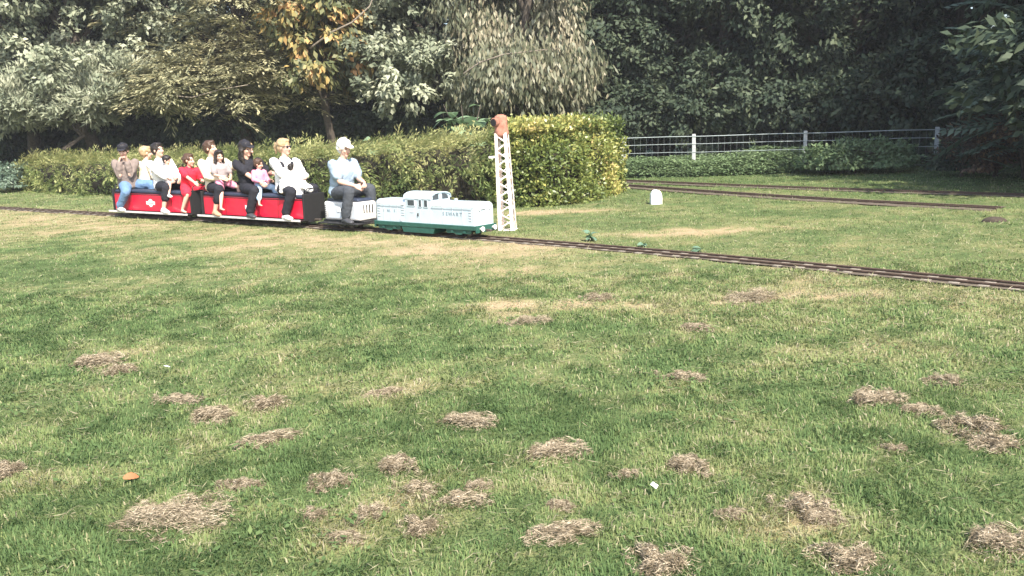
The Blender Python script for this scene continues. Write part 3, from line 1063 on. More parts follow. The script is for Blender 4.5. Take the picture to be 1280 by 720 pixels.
def big_leaf_mesh(L, W):
    n = 9
    V, F = [], []
    for i in range(n + 1):
        t = i / n
        w = W * math.sin(math.pi * min(t * .92 + .06, 1)) ** .8 * (1 + .12 * (i % 2))
        z = .12 * L * math.sin(math.pi * t * .9) - .18 * L * t * t
        V += [(t * L, -w, z + .10 * w), (t * L, 0, z), (t * L, w, z + .10 * w)]
    for i in range(n):
        for j in (0, 1):
            F.append([i * 3 + j, i * 3 + 3 + j, i * 3 + 4 + j, i * 3 + 1 + j])
    me = bpy.data.meshes.new('leaf')
    me.from_pydata(V, [], F)
    me.materials.append(m_big)
    me.polygons.foreach_set('use_smooth', [True] * len(me.polygons))
    return me


BL = [big_leaf_mesh(.34, .09), big_leaf_mesh(.26, .08)]


def leafy_plant(label, px, Y, h, n, spread, leaf_me, cat='plant', sc=1.0, name='leafy_plant'):
    t = thing(name, label, cat, (at_depth(px, Y), Y, 0))
    mb = MB()
    tips = []
    for i in range(max(n // 9, 1)):
        a = RNG.uniform(0, 2 * np.pi)
        e = np.array([math.cos(a) * spread * RNG.uniform(.1, .7), math.sin(a) * spread * .6, h * RNG.uniform(.75, 1.0)])
        mb.tube([(e * [u * u, u * u, u]) for u in (0, .35, .7, 1)], [.018 * sc, .015 * sc, .011 * sc, .006 * sc], seg=6)
        tips.append(e)
    mb.build('stem', m_nettle if 'weed' in name else m_bark, t, True)
    for i in range(n):
        e = tips[i % len(tips)]
        u = RNG.uniform(.55, 1.0) if h > .4 else RNG.uniform(.05, .9)
        o = link('leaf', leaf_me[i % len(leaf_me)], t, None, tuple(e * [u * u, u * u, u]), (RNG.normal(0, .3), RNG.uniform(-.5, .45), RNG.uniform(0, 6.28)))
        s_ = RNG.uniform(.7, 1.2) * sc
        o.scale = (s_, s_, s_)
    return t


leafy_plant('big-leaved pale green plant rising above the hedge beside the mast head', 583, 19.3, 2.0, 70, .85, BL, sc=1.35)
leafy_plant('big-leaved green plant poking over the cypress hedge behind the driver', 470, 20.4, 1.58, 26, .6, BL)

# lineside weeds
m_weed = mat('leaf_weed', (.16, .25, .17), rough=.45, trans=.25, color2=(.10, .18, .11), nscale=10)


def small_leaf(L, W):
    me = big_leaf_mesh(L, W)
    me.materials.clear()
    me.materials.append(m_weed)
    return me


WL = [small_leaf(.12, .028), small_leaf(.09, .03)]
for px, py, h, n in ((737, 301, .15, 26), (803, 308, .05, 8), (872, 315, .06, 12)):
    p = G(px, py)
    leafy_plant('large blue-green weed growing at the track edge nearest the mast' if px == 737 else 'small blue-green weed growing along the track edge', px, p[1], h, n, .14, WL, sc=.9, name='lineside_weed', cat='weed')['group'] = 'weeds along the track'

# nettles in front of the fence: uncountable ground cover
def nettles():
    base = [(700, 221), (785, 222), (870, 221), (940, 218.5), (1000, 216.5), (1080, 213), (1150, 208.5)]
    B = np.array([G(*b)[:2] for b in base])
    seg = np.concatenate([[0], np.cumsum(np.linalg.norm(np.diff(B, axis=0), axis=1))])
    n = 5200
    s = RNG.uniform(0, seg[-1], n)
    p = np.stack([np.interp(s, seg, B[:, 0]), np.interp(s, seg, B[:, 1])], 1)
    dp = RNG.random(n) ** 1.2 * 2.6
    p[:, 1] += dp
    f = s / seg[-1]
    h = (.26 + .18 * vnoise(s, dp, .7, 51) + .22 * np.exp(-((f - .68) / .22) ** 2) * np.clip(dp / .9, 0, 1)) * np.clip(.4 + dp / .7, 0, 1)
    C, D, N, LN, WD, T = [], [], [], [], [], []
    for u in np.linspace(.15, 1, 7):
        for q in range(2):
            a = RNG.uniform(0, 6.28, n)
            hv = np.stack([np.cos(a), np.sin(a), RNG.normal(-.15, .3, n)], 1)
            C.append(np.c_[p + RNG.normal(0, .04, (n, 2)), h * u])
            D.append(unit(hv)); N.append(unit(np.array([0, 0, 1.]) + rand_unit(n) * .4))
            LN.append(RNG.uniform(.07, .13, n)); WD.append(RNG.uniform(.035, .06, n))
            T.append(np.clip(.25 + .45 * u * RNG.random(n) + .3 * (vnoise(s, dp, .5, 52) - .3), 0, 1))
    me = leaves('nettle_bank', np.concatenate(C), np.concatenate(D), np.concatenate(N), np.concatenate(LN), np.concatenate(WD), np.concatenate(T))
    tag(link('nettle_bank', me, None, m_nettle), 'bank of nettles and weeds in front of the wire fence', 'nettles', kind='stuff')


nettles()
LM = crown_lobes(1.45, .6, .1, .62, 14, (.28, .42))
plant_tree('bramble_mound', 'low spreading bramble mound growing up against the wire fence', 1072, 22.0, trunk_mesh(.8, .03, LM, 14), crown_mesh(LM, 22, 36, ln=(.08, .13), wd=(.045, .07), cr=.22, tint_mu=.5), m_bark, m_nettle, cat='bush')

# ================================================================== wire fence
m_post = mat('post_concrete', (.44, .45, .44), rough=.85, noise=.25, nscale=20, bump=.3)
m_wire = mat('galvanised_wire', (.30, .34, .33), rough=.6, metal=.2)
FA, FB = np.array([at_depth(660, 25.2), 25.2]), np.array([at_depth(1230, 22.2), 22.2])
fd = (FB - FA) / np.linalg.norm(FB - FA)
fL = np.linalg.norm(FB - FA)
fence = thing('wire_fence', 'wire mesh fence with pale concrete posts in front of the dark trees', 'fence', (FA[0], FA[1], 0), math.atan2(fd[1], fd[0]))
post_me = MB().box((0, 0, .53), (.095, .095, 1.06), bev=.012).mesh('post')


def fence_s(px):
    best = min(np.arange(0, fL, .02), key=lambda s: abs(proj((*(FA + fd * s), .9))[0] - px))
    return best


for px in (700, 780, 867, 1007, 1172):
    link('post', post_me, fence, m_post, (fence_s(px), 0, 0))
for z, r in ((1.0, .011), (.80, .008), (.58, .007), (.34, .005), (.12, .005)):
    MB().tube([(i * fL / 12, -.055, z + .006 * math.sin(i * 2.1)) for i in range(13)], r, seg=5).build('wire', m_wire, fence)
vw = MB()
for s in np.arange(.1, fL, .16):
    vw.tube([(s, -.052, .1), (s + .01, -.052, 1.0)], 0.0016, seg=4, dome=False)
tag(vw.build('wire_mesh', m_wire, fence), kind='stuff')


# ================================================================== lattice mast
m_white = mat('white_paint', (.78, .76, .73), rough=.5, color2=(.62, .57, .52), nscale=14)
m_mast = mat('mast_paint', (.80, .77, .72), rough=.7, color2=(.60, .44, .35), nscale=9, bump=.3)
m_rust = mat('rusty_paint', (.40, .18, .125), rough=.9, color2=(.20, .09, .06), nscale=13, bump=.8)
m_black = mat('black_paint', (.022, .021, .022), rough=.45, noise=.3, nscale=20)
m_dark = mat('dark_void', (.012, .012, .012), rough=.9)
mp = G(634.5, 287)
mast = thing('lattice_mast', 'white tapering lattice mast with a rusty lamp head, leaning slightly', 'signal mast', tuple(mp), R(-12))
mast.rotation_euler = (R(0), R(-1.6), R(-12))
MH, b0, b1 = 1.42, .118, .088
for sx in (-1, 1):
    for sy in (-1, 1):
        leg = MB()
        leg.add([(sx * b0, sy * b0, 0), (sx * (b0 - .046), sy * b0, 0), (sx * (b0 - .046), sy * (b0 - .006), 0), (sx * (b0 - .006), sy * (b0 - .006), 0), (sx * (b0 - .006), sy * (b0 - .046), 0), (sx * b0, sy * (b0 - .046), 0),
                 (sx * b1, sy * b1, MH), (sx * (b1 - .044), sy * b1, MH), (sx * (b1 - .044), sy * (b1 - .006), MH), (sx * (b1 - .006), sy * (b1 - .006), MH), (sx * (b1 - .006), sy * (b1 - .044), MH), (sx * b1, sy * (b1 - .044), MH)],
                [[i, (i + 1) % 6, 6 + (i + 1) % 6, 6 + i] for i in range(6)] + [[0, 1, 2, 3, 4, 5], [6, 7, 8, 9, 10, 11]])
        leg.build('leg', m_mast, mast)
nb = 12
for face in range(4):
    a = face * math.pi / 2
    ca, sa = math.cos(a), math.sin(a)
    for k in range(nb):
        z0, z1 = .03 + (MH - .06) * k / nb, .03 + (MH - .06) * (k + 1) / nb
        e0, e1 = b0 + (b1 - b0) * z0 / MH, b0 + (b1 - b0) * z1 / MH
        sg = 1 if k % 2 == 0 else -1
        p0, p1 = (-sg * (e0 - .012), -e0 + .008, z0), (sg * (e1 - .012), -e1 + .008, z1)
        rot = lambda p: (p[0] * ca - p[1] * sa, p[0] * sa + p[1] * ca, p[2])
        MB().tube([rot(p0), rot(p1)], [(.010, .0035)] * 2, seg=6, lat=rot((0, 0, 1)), dome=False).build('brace', m_mast, mast)
# step bracket part way up
MB().box((-b0 - .03, -.09, 1.08), (.09, .03, .03), bev=.004).build('bracket', m_mast, mast)
# head: hooded lamp case on a flared collar
hd = MB()
hd.tube([(0, 0, MH - .08), (0, 0, MH + .00), (0, 0, MH + .04), (0, 0, MH + .13), (0, 0, MH + .20), (0, 0, MH + .245), (0, 0, MH + .265)], [.078, .112, .100, .094, .098, .080, .03], seg=20, dome=False)
head = hd.build('lamp_head', m_rust, mast, True)
hood = MB().tube([(-.04, -.06, MH + .16), (-.080, -.125, MH + .155)], [.062, .066], seg=16, dome=False)
hood.build('lamp_hood', m_rust, head, True)
MB().cyl((-.078, -.121, MH + .155), (-.083, -.130, MH + .155), .052, 16).build('lens', m_dark, head)  # dark disc in place of the shaded hole in the hood
MB().box((0, 0, -.012), (.26, .26, .03), bev=.006).build('base', m_mast, mast)

# ================================================================== white marker stone
p = G(820, 255)
ms = MB()
prof = [(-.10, -.05), (.10, -.05), (.105, .10), (.098, .17), (.075, .225), (.035, .255), (-.03, .262), (-.07, .235), (-.10, .175), (-.106, .08)]
ms.prism(prof, -.065, .065, 'y')
mo = ms.remeshed('marker_stone', mat('whitewash', (.82, .82, .80), rough=.75, noise=.12, nscale=12, bump=.4), None, voxel=.011, smooth=4, ratio=.6)
mo.location = tuple(p)
mo.rotation_euler = (0, 0, .1)
tag(mo, 'small round-topped white painted marker stone on the lawn', 'marker stone')

# molehill, fallen leaf and white scraps
mh = MB().ball((0, 0, 0), (.17, .13, .07)).remeshed('molehill', mat('bare_soil', (.060, .045, .032), rough=1, noise=.5, nscale=25, bump=1.0), None, voxel=.02, smooth=1, ratio=1)
mh.location = tuple(G(1243, 277))
tag(mh, 'small dark molehill on the lawn near the end of the sunken track', 'molehill')
fl = big_leaf_mesh(.07, .020)
fl.materials.clear()
fl.materials.append(mat('leaf_orange', (.34, .12, .05), rough=.7))
q = G(155, 606)
lf = link('fallen_leaf', fl, None, None, (q[0], q[1], .032), (.5, .05, .6))
tag(lf, 'orange-brown fallen leaf on the grass beside a wide dry heap', 'leaf')
m_scrap = mat('paper_white', (.8, .8, .8), rough=.7)
for px, py, lab in ((210, 466, 'white paper scrap on the lawn below the red carriages'), (818, 619, 'white paper scrap lying in green grass between dry heaps')):
    q = G(px, py)
    me = bpy.data.meshes.new('paper_scrap')
    me.from_pydata([(-.02, -.012, .0), (.016, -.014, .008), (.022, .012, .02), (-.01, .016, .014), (0, 0, .018)], [], [(0, 1, 4), (1, 2, 4), (2, 3, 4), (3, 0, 4)])
    me.materials.append(m_scrap)
    tag(link('paper_scrap', me, None, None, (q[0], q[1], .035), (0, .2, px)), lab, 'paper')

# ================================================================== the train
m_red = mat('carriage_red', (.72, .012, .045), rough=.42, noise=.28, nscale=5, coat=.3)
m_seat = mat('seat_vinyl', (.035, .045, .075), rough=.5, noise=.3, nscale=9)
m_alu = mat('aluminium', (.62, .57, .55), rough=.5, metal=.0, noise=.2, nscale=18)
m_loco = mat('loco_white', (.50, .58, .62), rough=.35, noise=.16, nscale=4, coat=.3)
m_locog = mat('loco_green', (.022, .088, .066), rough=.45, noise=.25, nscale=10)
m_grey = mat('panel_grey', (.50, .53, .57), rough=.45, noise=.1, nscale=8)
m_steel = mat('wheel_steel', (.16, .13, .11), rough=.5, metal=.6, noise=.4, nscale=20)
m_glass = mat('cab_glass', (.05, .06, .07), rough=.08, spec=.6)
m_text = mat('letter_grey', (.16, .21, .25), rough=.6)
m_emb = mat('emblem_white', (.82, .80, .76), rough=.5)
RZ = .034


def car_frame(s_mid):
    p, _ = track_at(s_mid)
    a, b = track_at(s_mid - .8)[0], track_at(s_mid + .8)[0]
    return ((a + b) / 2), math.atan2(b[1] - a[1], b[0] - a[0])


wheel_me = None


def wheel(parent, x, y, r=.055):
    global wheel_me
    if wheel_me is None:
        mb = MB()
        sg = 1
        mb.tube([(0, -.012, 0), (0, .010, 0)], [r, r], seg=20, dome=False)
        mb.tube([(0, .010, 0), (0, .015, 0)], [r * 1.17, r * 1.12], seg=20, dome=False)
        mb.tube([(0, -.019, 0), (0, -.012, 0)], [r * .28, r * .4], seg=12, dome=False)
        wheel_me = mb.mesh('wheel')
        wheel_me.materials.append(m_steel)
    return link('wheel', wheel_me, parent, None, (x, y, RZ + r), (0, 0, 0 if y < 0 else math.pi))


def bogie(parent, x, fm, half=.19, w=.30, name='bogie'):
    mb = MB()
    for sy in (-1, 1):
        mb.prism([(-half, .075), (-half + .03, .060), (-.07, .060), (-.05, .045), (.05, .045), (.07, .060), (half - .03, .060), (half, .075), (half, .115), (-half, .115)], sy * w / 2 - .008, sy * w / 2 + .008, 'y')
    mb.box((0, 0, .10), (.10, w - .02, .03))
    b = mb.build(name, fm, parent, loc=(x, 0, .022))
    for dx in (-.115, .115):
        wheel(b, dx, -.092).location.z -= .022
        wheel(b, dx, .092).location.z -= .022
        ax = MB().cyl((dx, -.09, RZ + .055 - .022), (dx, .09, RZ + .055 - .022), .012, 8).build('axle', m_steel, b)
        for sy in (-1, 1):
            MB().box((dx, sy * (w / 2 + .014), .083), (.05, .014, .04), bev=.006).build('axle_box', fm, b)
    return b


def emblem(parent, x, y, z):
    mb = MB()
    n = 26
    out = []
    # roundel with a cross bar, drawn as thin raised plates
    v = [(x, y, z)] + [(x + .075 * math.cos(2 * math.pi * i / n), y, z + .075 * math.sin(2 * math.pi * i / n)) for i in range(n)]
    mb.add(v, [[0, i + 1, (i + 1) % n + 1] for i in range(n)])
    e = mb.build('emblem', m_emb, parent)
    MB().box((x, y - .003, z), (.27, .004, .062), bev=.001).build('emblem_bar', m_emb, e)
    for i in range(7):
        MB().box((x - .078 + i * .026, y - .0062, z), (.014, .002, .026)).build('emblem_mark', m_red, e)
    return e


def carriage(label, s0, s1):
    """s0 rear, s1 front along the line"""
    L = s1 - s0
    c, a = car_frame((s0 + s1) / 2)
    t = thing('carriage', label, 'carriage', (c[0], c[1], 0), a, 'red sit-astride carriages')
    hl, bw = L / 2, .19
    MB().box((0, 0, .115), (L - .04, .30, .05), bev=.004).build('chassis', m_black, t)
    MB().box((0, 0, .305), (L - .10, 2 * bw, .33), bev=.006).build('body', m_black, t)
    for sy in (-1, 1):
        MB().box((.0, sy * (bw + .006), .305), (L - .12, .012, .315), bev=.004).build('side_panel', m_red, t, loc=None)
        MB().box((0, sy * (bw + .068), .128), (L - .04, .122, .018), bev=.004).build('footboard', m_black, t)
        MB().box((0, sy * (bw + .136), .131), (L - .04, .012, .034), bev=.003).build('footboard_edge', m_alu, t)
    for sy in (-1, 1):
        for q in (-.25, .25):
            MB().box((q * L, sy * (bw + .0125), .305), (.006, .004, .31)).build('panel_joint', m_black, t)
        MB().box((0, sy * (bw + .013), .452), (L - .13, .008, .014), bev=.002).build('top_trim', m_black, t)
    MB().box((0, 0, .500), (L - .12, 2 * bw - .01, .062), bev=.022).build('seat_cushion', m_seat, t, True)
    for sx in (-1, 1):
        MB().box((sx * (hl - .035), 0, .335), (.03, 2 * bw + .075, .43), bev=.008).build('end_panel', m_black, t)
        MB().tube([(sx * (hl - .035), -.15, .53), (sx * (hl - .035), -.15, .60), (sx * (hl - .035), -.12, .63), (sx * (hl - .035), .12, .63), (sx * (hl - .035), .15, .60), (sx * (hl - .035), .15, .53)], .011, seg=8).build('grab_rail', m_black, t, True)
        for sy in (-1, 1):
            MB().box((sx * (hl - .045), sy * (bw + .016), .305), (.05, .012, .33), bev=.003).build('corner_strip', m_black, t)
        bogie(t, sx * (hl - .42), m_black)
        MB().box((sx * (hl + .03), 0, .125), (.13, .05, .03), bev=.004).build('coupling', m_steel, t)
    emblem(t, -.02, -bw - .0145, .30)
    return t, c, a, L


S = {k: track_s(px, z, off) for k, (px, z, off) in {
    'c1r': (139, .3, -.25), 'c1f': (238, .3, -.25), 'c2r': (249, .3, -.25), 'c2f': (379, .3, -.25),
    'tr': (404, .3, -.2), 'tf': (449, .3, -.2), 'lr': (469, .3, -.2), 'lf': (594, .3, -.2)}.items()}
print('TRAIN', S)
c1 = carriage('red rear carriage, carrying the man in a flat cap and the girl in red', S['c1r'], S['c1f'])
c2 = carriage('red carriage coupled behind the driving truck, carrying the woman in a black cap', S['c2r'], S['c2f'])

# ---- driving truck
L = S['tf'] - S['tr']
c, a = car_frame((S['tr'] + S['tf']) / 2)
TK = thing('driving_truck', 'white and grey driving truck the driver sits on', 'driving truck', (c[0], c[1], 0), a)
TKF = (c, a, L)
hl = L / 2
MB().box((0, 0, .135), (L + .14, .30, .05), bev=.004).build('chassis', m_black, TK)
for sy in (-1, 1):
    MB().box((0.02, sy * .235, .125), (L + .10, .14, .018), bev=.004).build('footboard', m_black, TK)
bd = MB().box((0, 0, .305), (L, .36, .285), bev=.028).build('body', m_white, TK, True)
MB().box((0, -.181, .30), (L * .76, .010, .215), bev=.004).build('side_panel', m_grey, TK)
MB().box((-.06, -.190, .33), (.07, .012, .075), bev=.004).build('gauge_box', m_white, TK)
MB().box((.01, -.190, .33), (.016, .012, .045), bev=.002).build('latch', m_black, TK)
for k in range(6):
    MB().box((-L / 2 + .028, -.183, .22 + k * .032), (.035, .006, .012)).build('louvre', m_black, TK)
for k in range(4):
    MB().box((hl + .002, -.09 + k * .06, .34), (.008, .022, .13), bev=.002).build('vent_slot', m_black, TK)
MB().box((0, 0, .470), (L * .86, .31, .05), bev=.018).build('seat_cushion', m_seat, TK, True)
bogie(TK, 0, m_black, half=.24)
for sx in (-1, 1):
    MB().box((sx * (hl + .11), 0, .125), (.12, .05, .03), bev=.004).build('coupling', m_steel, TK)

# ---- locomotive
L = S['lf'] - S['lr']
c, a = car_frame((S['lr'] + S['lf']) / 2)
LO = thing('miniature_locomotive', 'white miniature diesel locomotive with centre cab and green frame', 'locomotive', (c[0], c[1], 0), a)
hl = L / 2
k = L / 1.92
xr, x0, x1, xf = -hl, -hl + .62 * k, -hl + 1.12 * k, hl
W2 = .20
MB().box((0, 0, .165), (L, 2 * W2 + .03, .060), bev=.006).build('running_plate', m_locog, LO)
MB().prism([(x0 - .05, .055), (x1 + .02, .055), (x1 + .06, .134), (x0 - .09, .134)], -W2 - .008, W2 + .008, 'y').build('fuel_tank', m_locog, LO)
for xx in (xr + .27 * k, xf - .32 * k):
    bogie(LO, xx, m_locog, half=.235, w=.37)
for sx in (-1, 1):
    MB().box((sx * (hl + .008), 0, .15), (.020, 2 * W2 + .03, .10), bev=.004).build('buffer_beam', m_locog, LO)
    for sy in (-1, 1):
        bf = MB().cyl((sx * (hl + .015), sy * .13, .155), (sx * (hl + .06), sy * .13, .155), .014, 12)
        bf.cyl((sx * (hl + .058), sy * .13, .155), (sx * (hl + .070), sy * .13, .155), .034, 16).build('buffer', m_white, LO)
    MB().box((sx * (hl + .05), 0, .125), (.11, .045, .03), bev=.004).build('coupling', m_steel, LO)


def bonnet(name, xa, xb, z1, chx):
    """body section with chamfered top edges"""
    w = W2 - .004
    mb = MB()
    sec = [(-w, .196), (w, .196), (w, z1 - .045), (w - .018, z1 - .014), (w - .055, z1), (-w + .055, z1), (-w + .018, z1 - .014), (-w, z1 - .045)]
    n = len(sec)
    cs = [(xa, 1.0 if chx > 0 else .96, 0), (xb, .96 if chx > 0 else 1.0, 0)]
    e = .03
    xs = [xa, xb - e, xb] if chx > 0 else [xa, xa + e, xb]
    sc_ = [1, 1, .93] if chx > 0 else [.93, 1, 1]
    v = []
    for x_, s_ in zip(xs, sc_):
        for (yy, zz) in sec:
            v.append((x_, yy * s_, .196 + (zz - .196) * (s_ if s_ == 1 else .965)))
    f = []
    for i in range(2):
        for j in range(n):
            f.append([i * n + j, (i + 1) * n + j, (i + 1) * n + (j + 1) % n, i * n + (j + 1) % n])
    f += [list(range(n)), [2 * n + j for j in range(n)]]
    mb.add(v, f)
    return mb.build(name, m_loco, LO)


rb = bonnet('rear_bonnet', xr + .01, x0 - .002, .515, -1)
fb = bonnet('front_bonnet', x1 + .002, xf - .01, .505, 1)
# cab: section in y-z with a rounded roof
wc = W2
sec = [(-wc, .196), (wc, .196), (wc, .545)]
for i in range(1, 8):
    th = math.pi * i / 8
    sec.append((wc * math.cos(th) * 1.0 if i not in (4,) else 0, .545 + .085 * math.sin(th) ** .7))
sec.append((-wc, .545))
cb = MB().prism(sec, x0, x1, 'x').build('cab', m_loco, LO)
roof = MB()
arc = [(wc * 1.04 * math.cos(math.pi * i / 12), .548 + .088 * math.sin(math.pi * i / 12) ** .7) for i in range(13)]
roof.prism(arc + [(q[0], q[1] - .0105) for q in arc[::-1]], x0 - .022, x1 + .022, 'x')
roof.build('roof', m_loco, cb)
for sy in (-1, 1):
    y = sy * (wc + .002)
    Lc = x1 - x0
    for nm, xa, xb, za, zb in (('side_window', .05, .19, .435, .525), ('door_window', .27, .325, .425, .53), ('side_window', .37, .44, .425, .53)):
        wn = MB().box((x0 + (xa + xb) / 2 * Lc / .5, y, (za + zb) / 2), ((xb - xa) * Lc / .5, .006, zb - za), bev=.002).build(nm, m_glass, cb)
        fx0, fx1 = x0 + xa * Lc / .5, x0 + xb * Lc / .5
        fr_ = MB()
        for q0, q1 in (((fx0, za), (fx1, za)), ((fx0, zb), (fx1, zb)), ((fx0, za), (fx0, zb)), ((fx1, za), (fx1, zb))):
            fr_.box(((q0[0] + q1[0]) / 2, y + sy * .003, (q0[1] + q1[1]) / 2), (abs(q1[0] - q0[0]) + .009, .007, abs(q1[1] - q0[1]) + .009))
        fr_.build('frame', m_loco, wn)
    MB().box((x0 + .29 * Lc / .5, y, .345), (.004, .005, .20)).build('door_gap', m_grey, cb)
    MB().box((x0 + .25 * Lc / .5, y + sy * .006, .315), (.014, .014, .045), bev=.002).build('door_handle', m_black, cb)
    MB().box((x0 + .13 * Lc / .5, y, .345), (.075, .005, .008)).build('grab_handle', m_grey, cb)
for xx, sg in ((x1, 1), (x0, -1)):
    for sy in (-1, 1):
        wn = MB().add([(xx + sg * .003, sy * .035, .525), (xx + sg * .003, sy * .165, .525), (xx + sg * .003, sy * .155, .575), (xx + sg * .003, sy * .095, .603), (xx + sg * .003, sy * .035, .610),
                       (xx + sg * .001, sy * .035, .525), (xx + sg * .001, sy * .165, .525), (xx + sg * .001, sy * .155, .575), (xx + sg * .001, sy * .095, .603), (xx + sg * .001, sy * .035, .610)],
                      [[0, 1, 2, 3, 4], [9, 8, 7, 6, 5]] + [[i, (i + 1) % 5, 5 + (i + 1) % 5, 5 + i] for i in range(5)]).build('end_window', m_glass, cb)


def lettering(txt, parent, x, y, z, size, flip=False):
    cu = bpy.data.curves.new('lettering', 'FONT')
    cu.body = txt
    cu.size = size
    cu.extrude = .0012
    cu.align_x = 'CENTER'
    cu.align_y = 'CENTER'
    cu.space_character = 1.35
    ob = bpy.data.objects.new('letter', cu)
    COL.objects.link(ob)
    me = bpy.data.meshes.new_from_object(ob.evaluated_get(bpy.context.evaluated_depsgraph_get()))
    bpy.data.objects.remove(ob)
    me.materials.clear()
    me.materials.append(m_text)
    return link('letter', me, parent, None, (x, y, z), (math.pi / 2, 0, math.pi if flip else 0))


for q, ch in enumerate('SEWART'):
    lettering(ch, fb, (x1 + xf) / 2 - .02 + (q - 2.5) * .066, -W2 + .0015, .345, .072)
for q, ch in enumerate('E NL S'):
    if ch != ' ':
        lettering(ch, rb, (xr + x0) / 2 - .02 + (q - 2.5) * .045, -W2 + .0015, .350, .058)
for kx in range(5):
    MB().box((xr + .085, -W2 + .001, .27 + kx * .040), (.055, .008, .014), bev=.002).build('louvre', m_grey, rb)
    MB().box((x0 - .055, -W2 + .001, .30 + kx * .036), (.065, .008, .012), bev=.002).build('louvre', m_grey, rb)
    MB().box((xf - .10, -W2 + .001, .27 + kx * .036), (.045, .008, .012), bev=.002).build('louvre', m_grey, fb)
MB().box((xf + .001, -.05, .425), (.012, .13, .020), bev=.003).build('marker_panel', m_grey, fb)
MB().cyl((xf - .014, -.11, .42), (xf + .006, -.11, .42), .020, 14).build('headlamp', m_alu, fb)
MB().cyl((xf - .014, .11, .42), (xf + .006, .11, .42), .020, 14).build('headlamp', m_alu, fb)
MB().box((x0 - .10, -W2 + .002, .225), (.05, .010, .045), bev=.003).build('step', m_grey, rb)

for par, xa, xb in ((rb, xr + .05, x0 - .03), (fb, x1 + .03, xf - .05)):
    MB().tube([(xa, -W2 - .004, .452), (xa, -W2 - .016, .455), (xb, -W2 - .016, .455), (xb, -W2 - .004, .452)], .0045, seg=6).build('handrail', m_alu, par, True)
    for q in range(1, 4):
        MB().box((xa + (xb - xa) * q / 4, -W2 + .0015, .33), (.004, .006, .23)).build('door_gap', m_grey, par)
for q in range(9):
    MB().cyl((xr + .08 + q * (L - .16) / 8, -W2 - .013, .165), (xr + .08 + q * (L - .16) / 8, -W2 - .019, .165), .007, 8).build('bolt', m_locog, LO)
MB().cyl((x1 + .30, .0, .49), (x1 + .30, .0, .545), .022, 14).build('exhaust', m_grey, fb)


# ================================================================== people
m_skin = mat('skin_fair', (.60, .37, .28), rough=.5, noise=.12, nscale=9)
m_skin2 = mat('skin_tan', (.46, .26, .18), rough=.5, noise=.12, nscale=9)
m_lip = mat('lip', (.42, .14, .12), rough=.5)
m_eyew = mat('eye', (.05, .04, .035), rough=.25)


def cloth(name, c, nz=.22):
    return mat(name, c, rough=.85, noise=nz, nscale=7, bump=.7, spec=.2)


def ik(a, b, l1, l2, pole):
    a, b, pole = Vector(a), Vector(b), Vector(pole)
    d = b - a
    L = min(d.length, (l1 + l2) * .995)
    dn = d.normalized()
    b2 = a + dn * L
    x = (l1 * l1 - l2 * l2 + L * L) / (2 * L)
    h = math.sqrt(max(l1 * l1 - x * x, 0))
    p = pole - dn * pole.dot(dn)
    p = p.normalized() if p.length > 1e-6 else dn.orthogonal()
    return a + dn * x + p * h, b2


def lerp(a, b, t):
    return Vector(a) * (1 - t) + Vector(b) * t


def hand(mb, w, d, palm, k, curl=.5, side=1):
    """palm, four unequal bent fingers and a thumb leaving the side of the palm"""
    w, d, palm = Vector(w), Vector(d).normalized(), Vector(palm)
    palm = (palm - d * palm.dot(d)).normalized()
    s = d.cross(palm) * side                               # towards the thumb
    mb.tube([w - d * .01 * k, w + d * .035 * k, w + d * .085 * k], [(.026 * k, .018 * k), (.040 * k, .016 * k), (.042 * k, .013 * k)], seg=12, lat=s)
    for i, (o, L) in enumerate(((.030, .072), (.010, .080), (-.010, .075), (-.030, .058))):
        b0 = w + d * .085 * k + s * o * k
        d1 = (d * math.cos(curl * .6) + palm * math.sin(curl * .6)).normalized()
        d2 = (d * math.cos(curl * 1.6) + palm * math.sin(curl * 1.6)).normalized()
        p1 = b0 + d1 * L * .5 * k
        p2 = p1 + d2 * L * .5 * k
        mb.tube([b0 - d * .02 * k, b0, p1, p2], [.0098 * k, .0095 * k, .0090 * k, .0080 * k], seg=8)
    t0 = w + d * .025 * k + s * .030 * k
    t1 = t0 + (d * .6 + s * .75 + palm * .2).normalized() * .040 * k
    t2 = t1 + (d * .9 + s * .25 + palm * .35).normalized() * .032 * k
    mb.tube([t0, t1, t2], [.013 * k, .0105 * k, .0085 * k], seg=8)


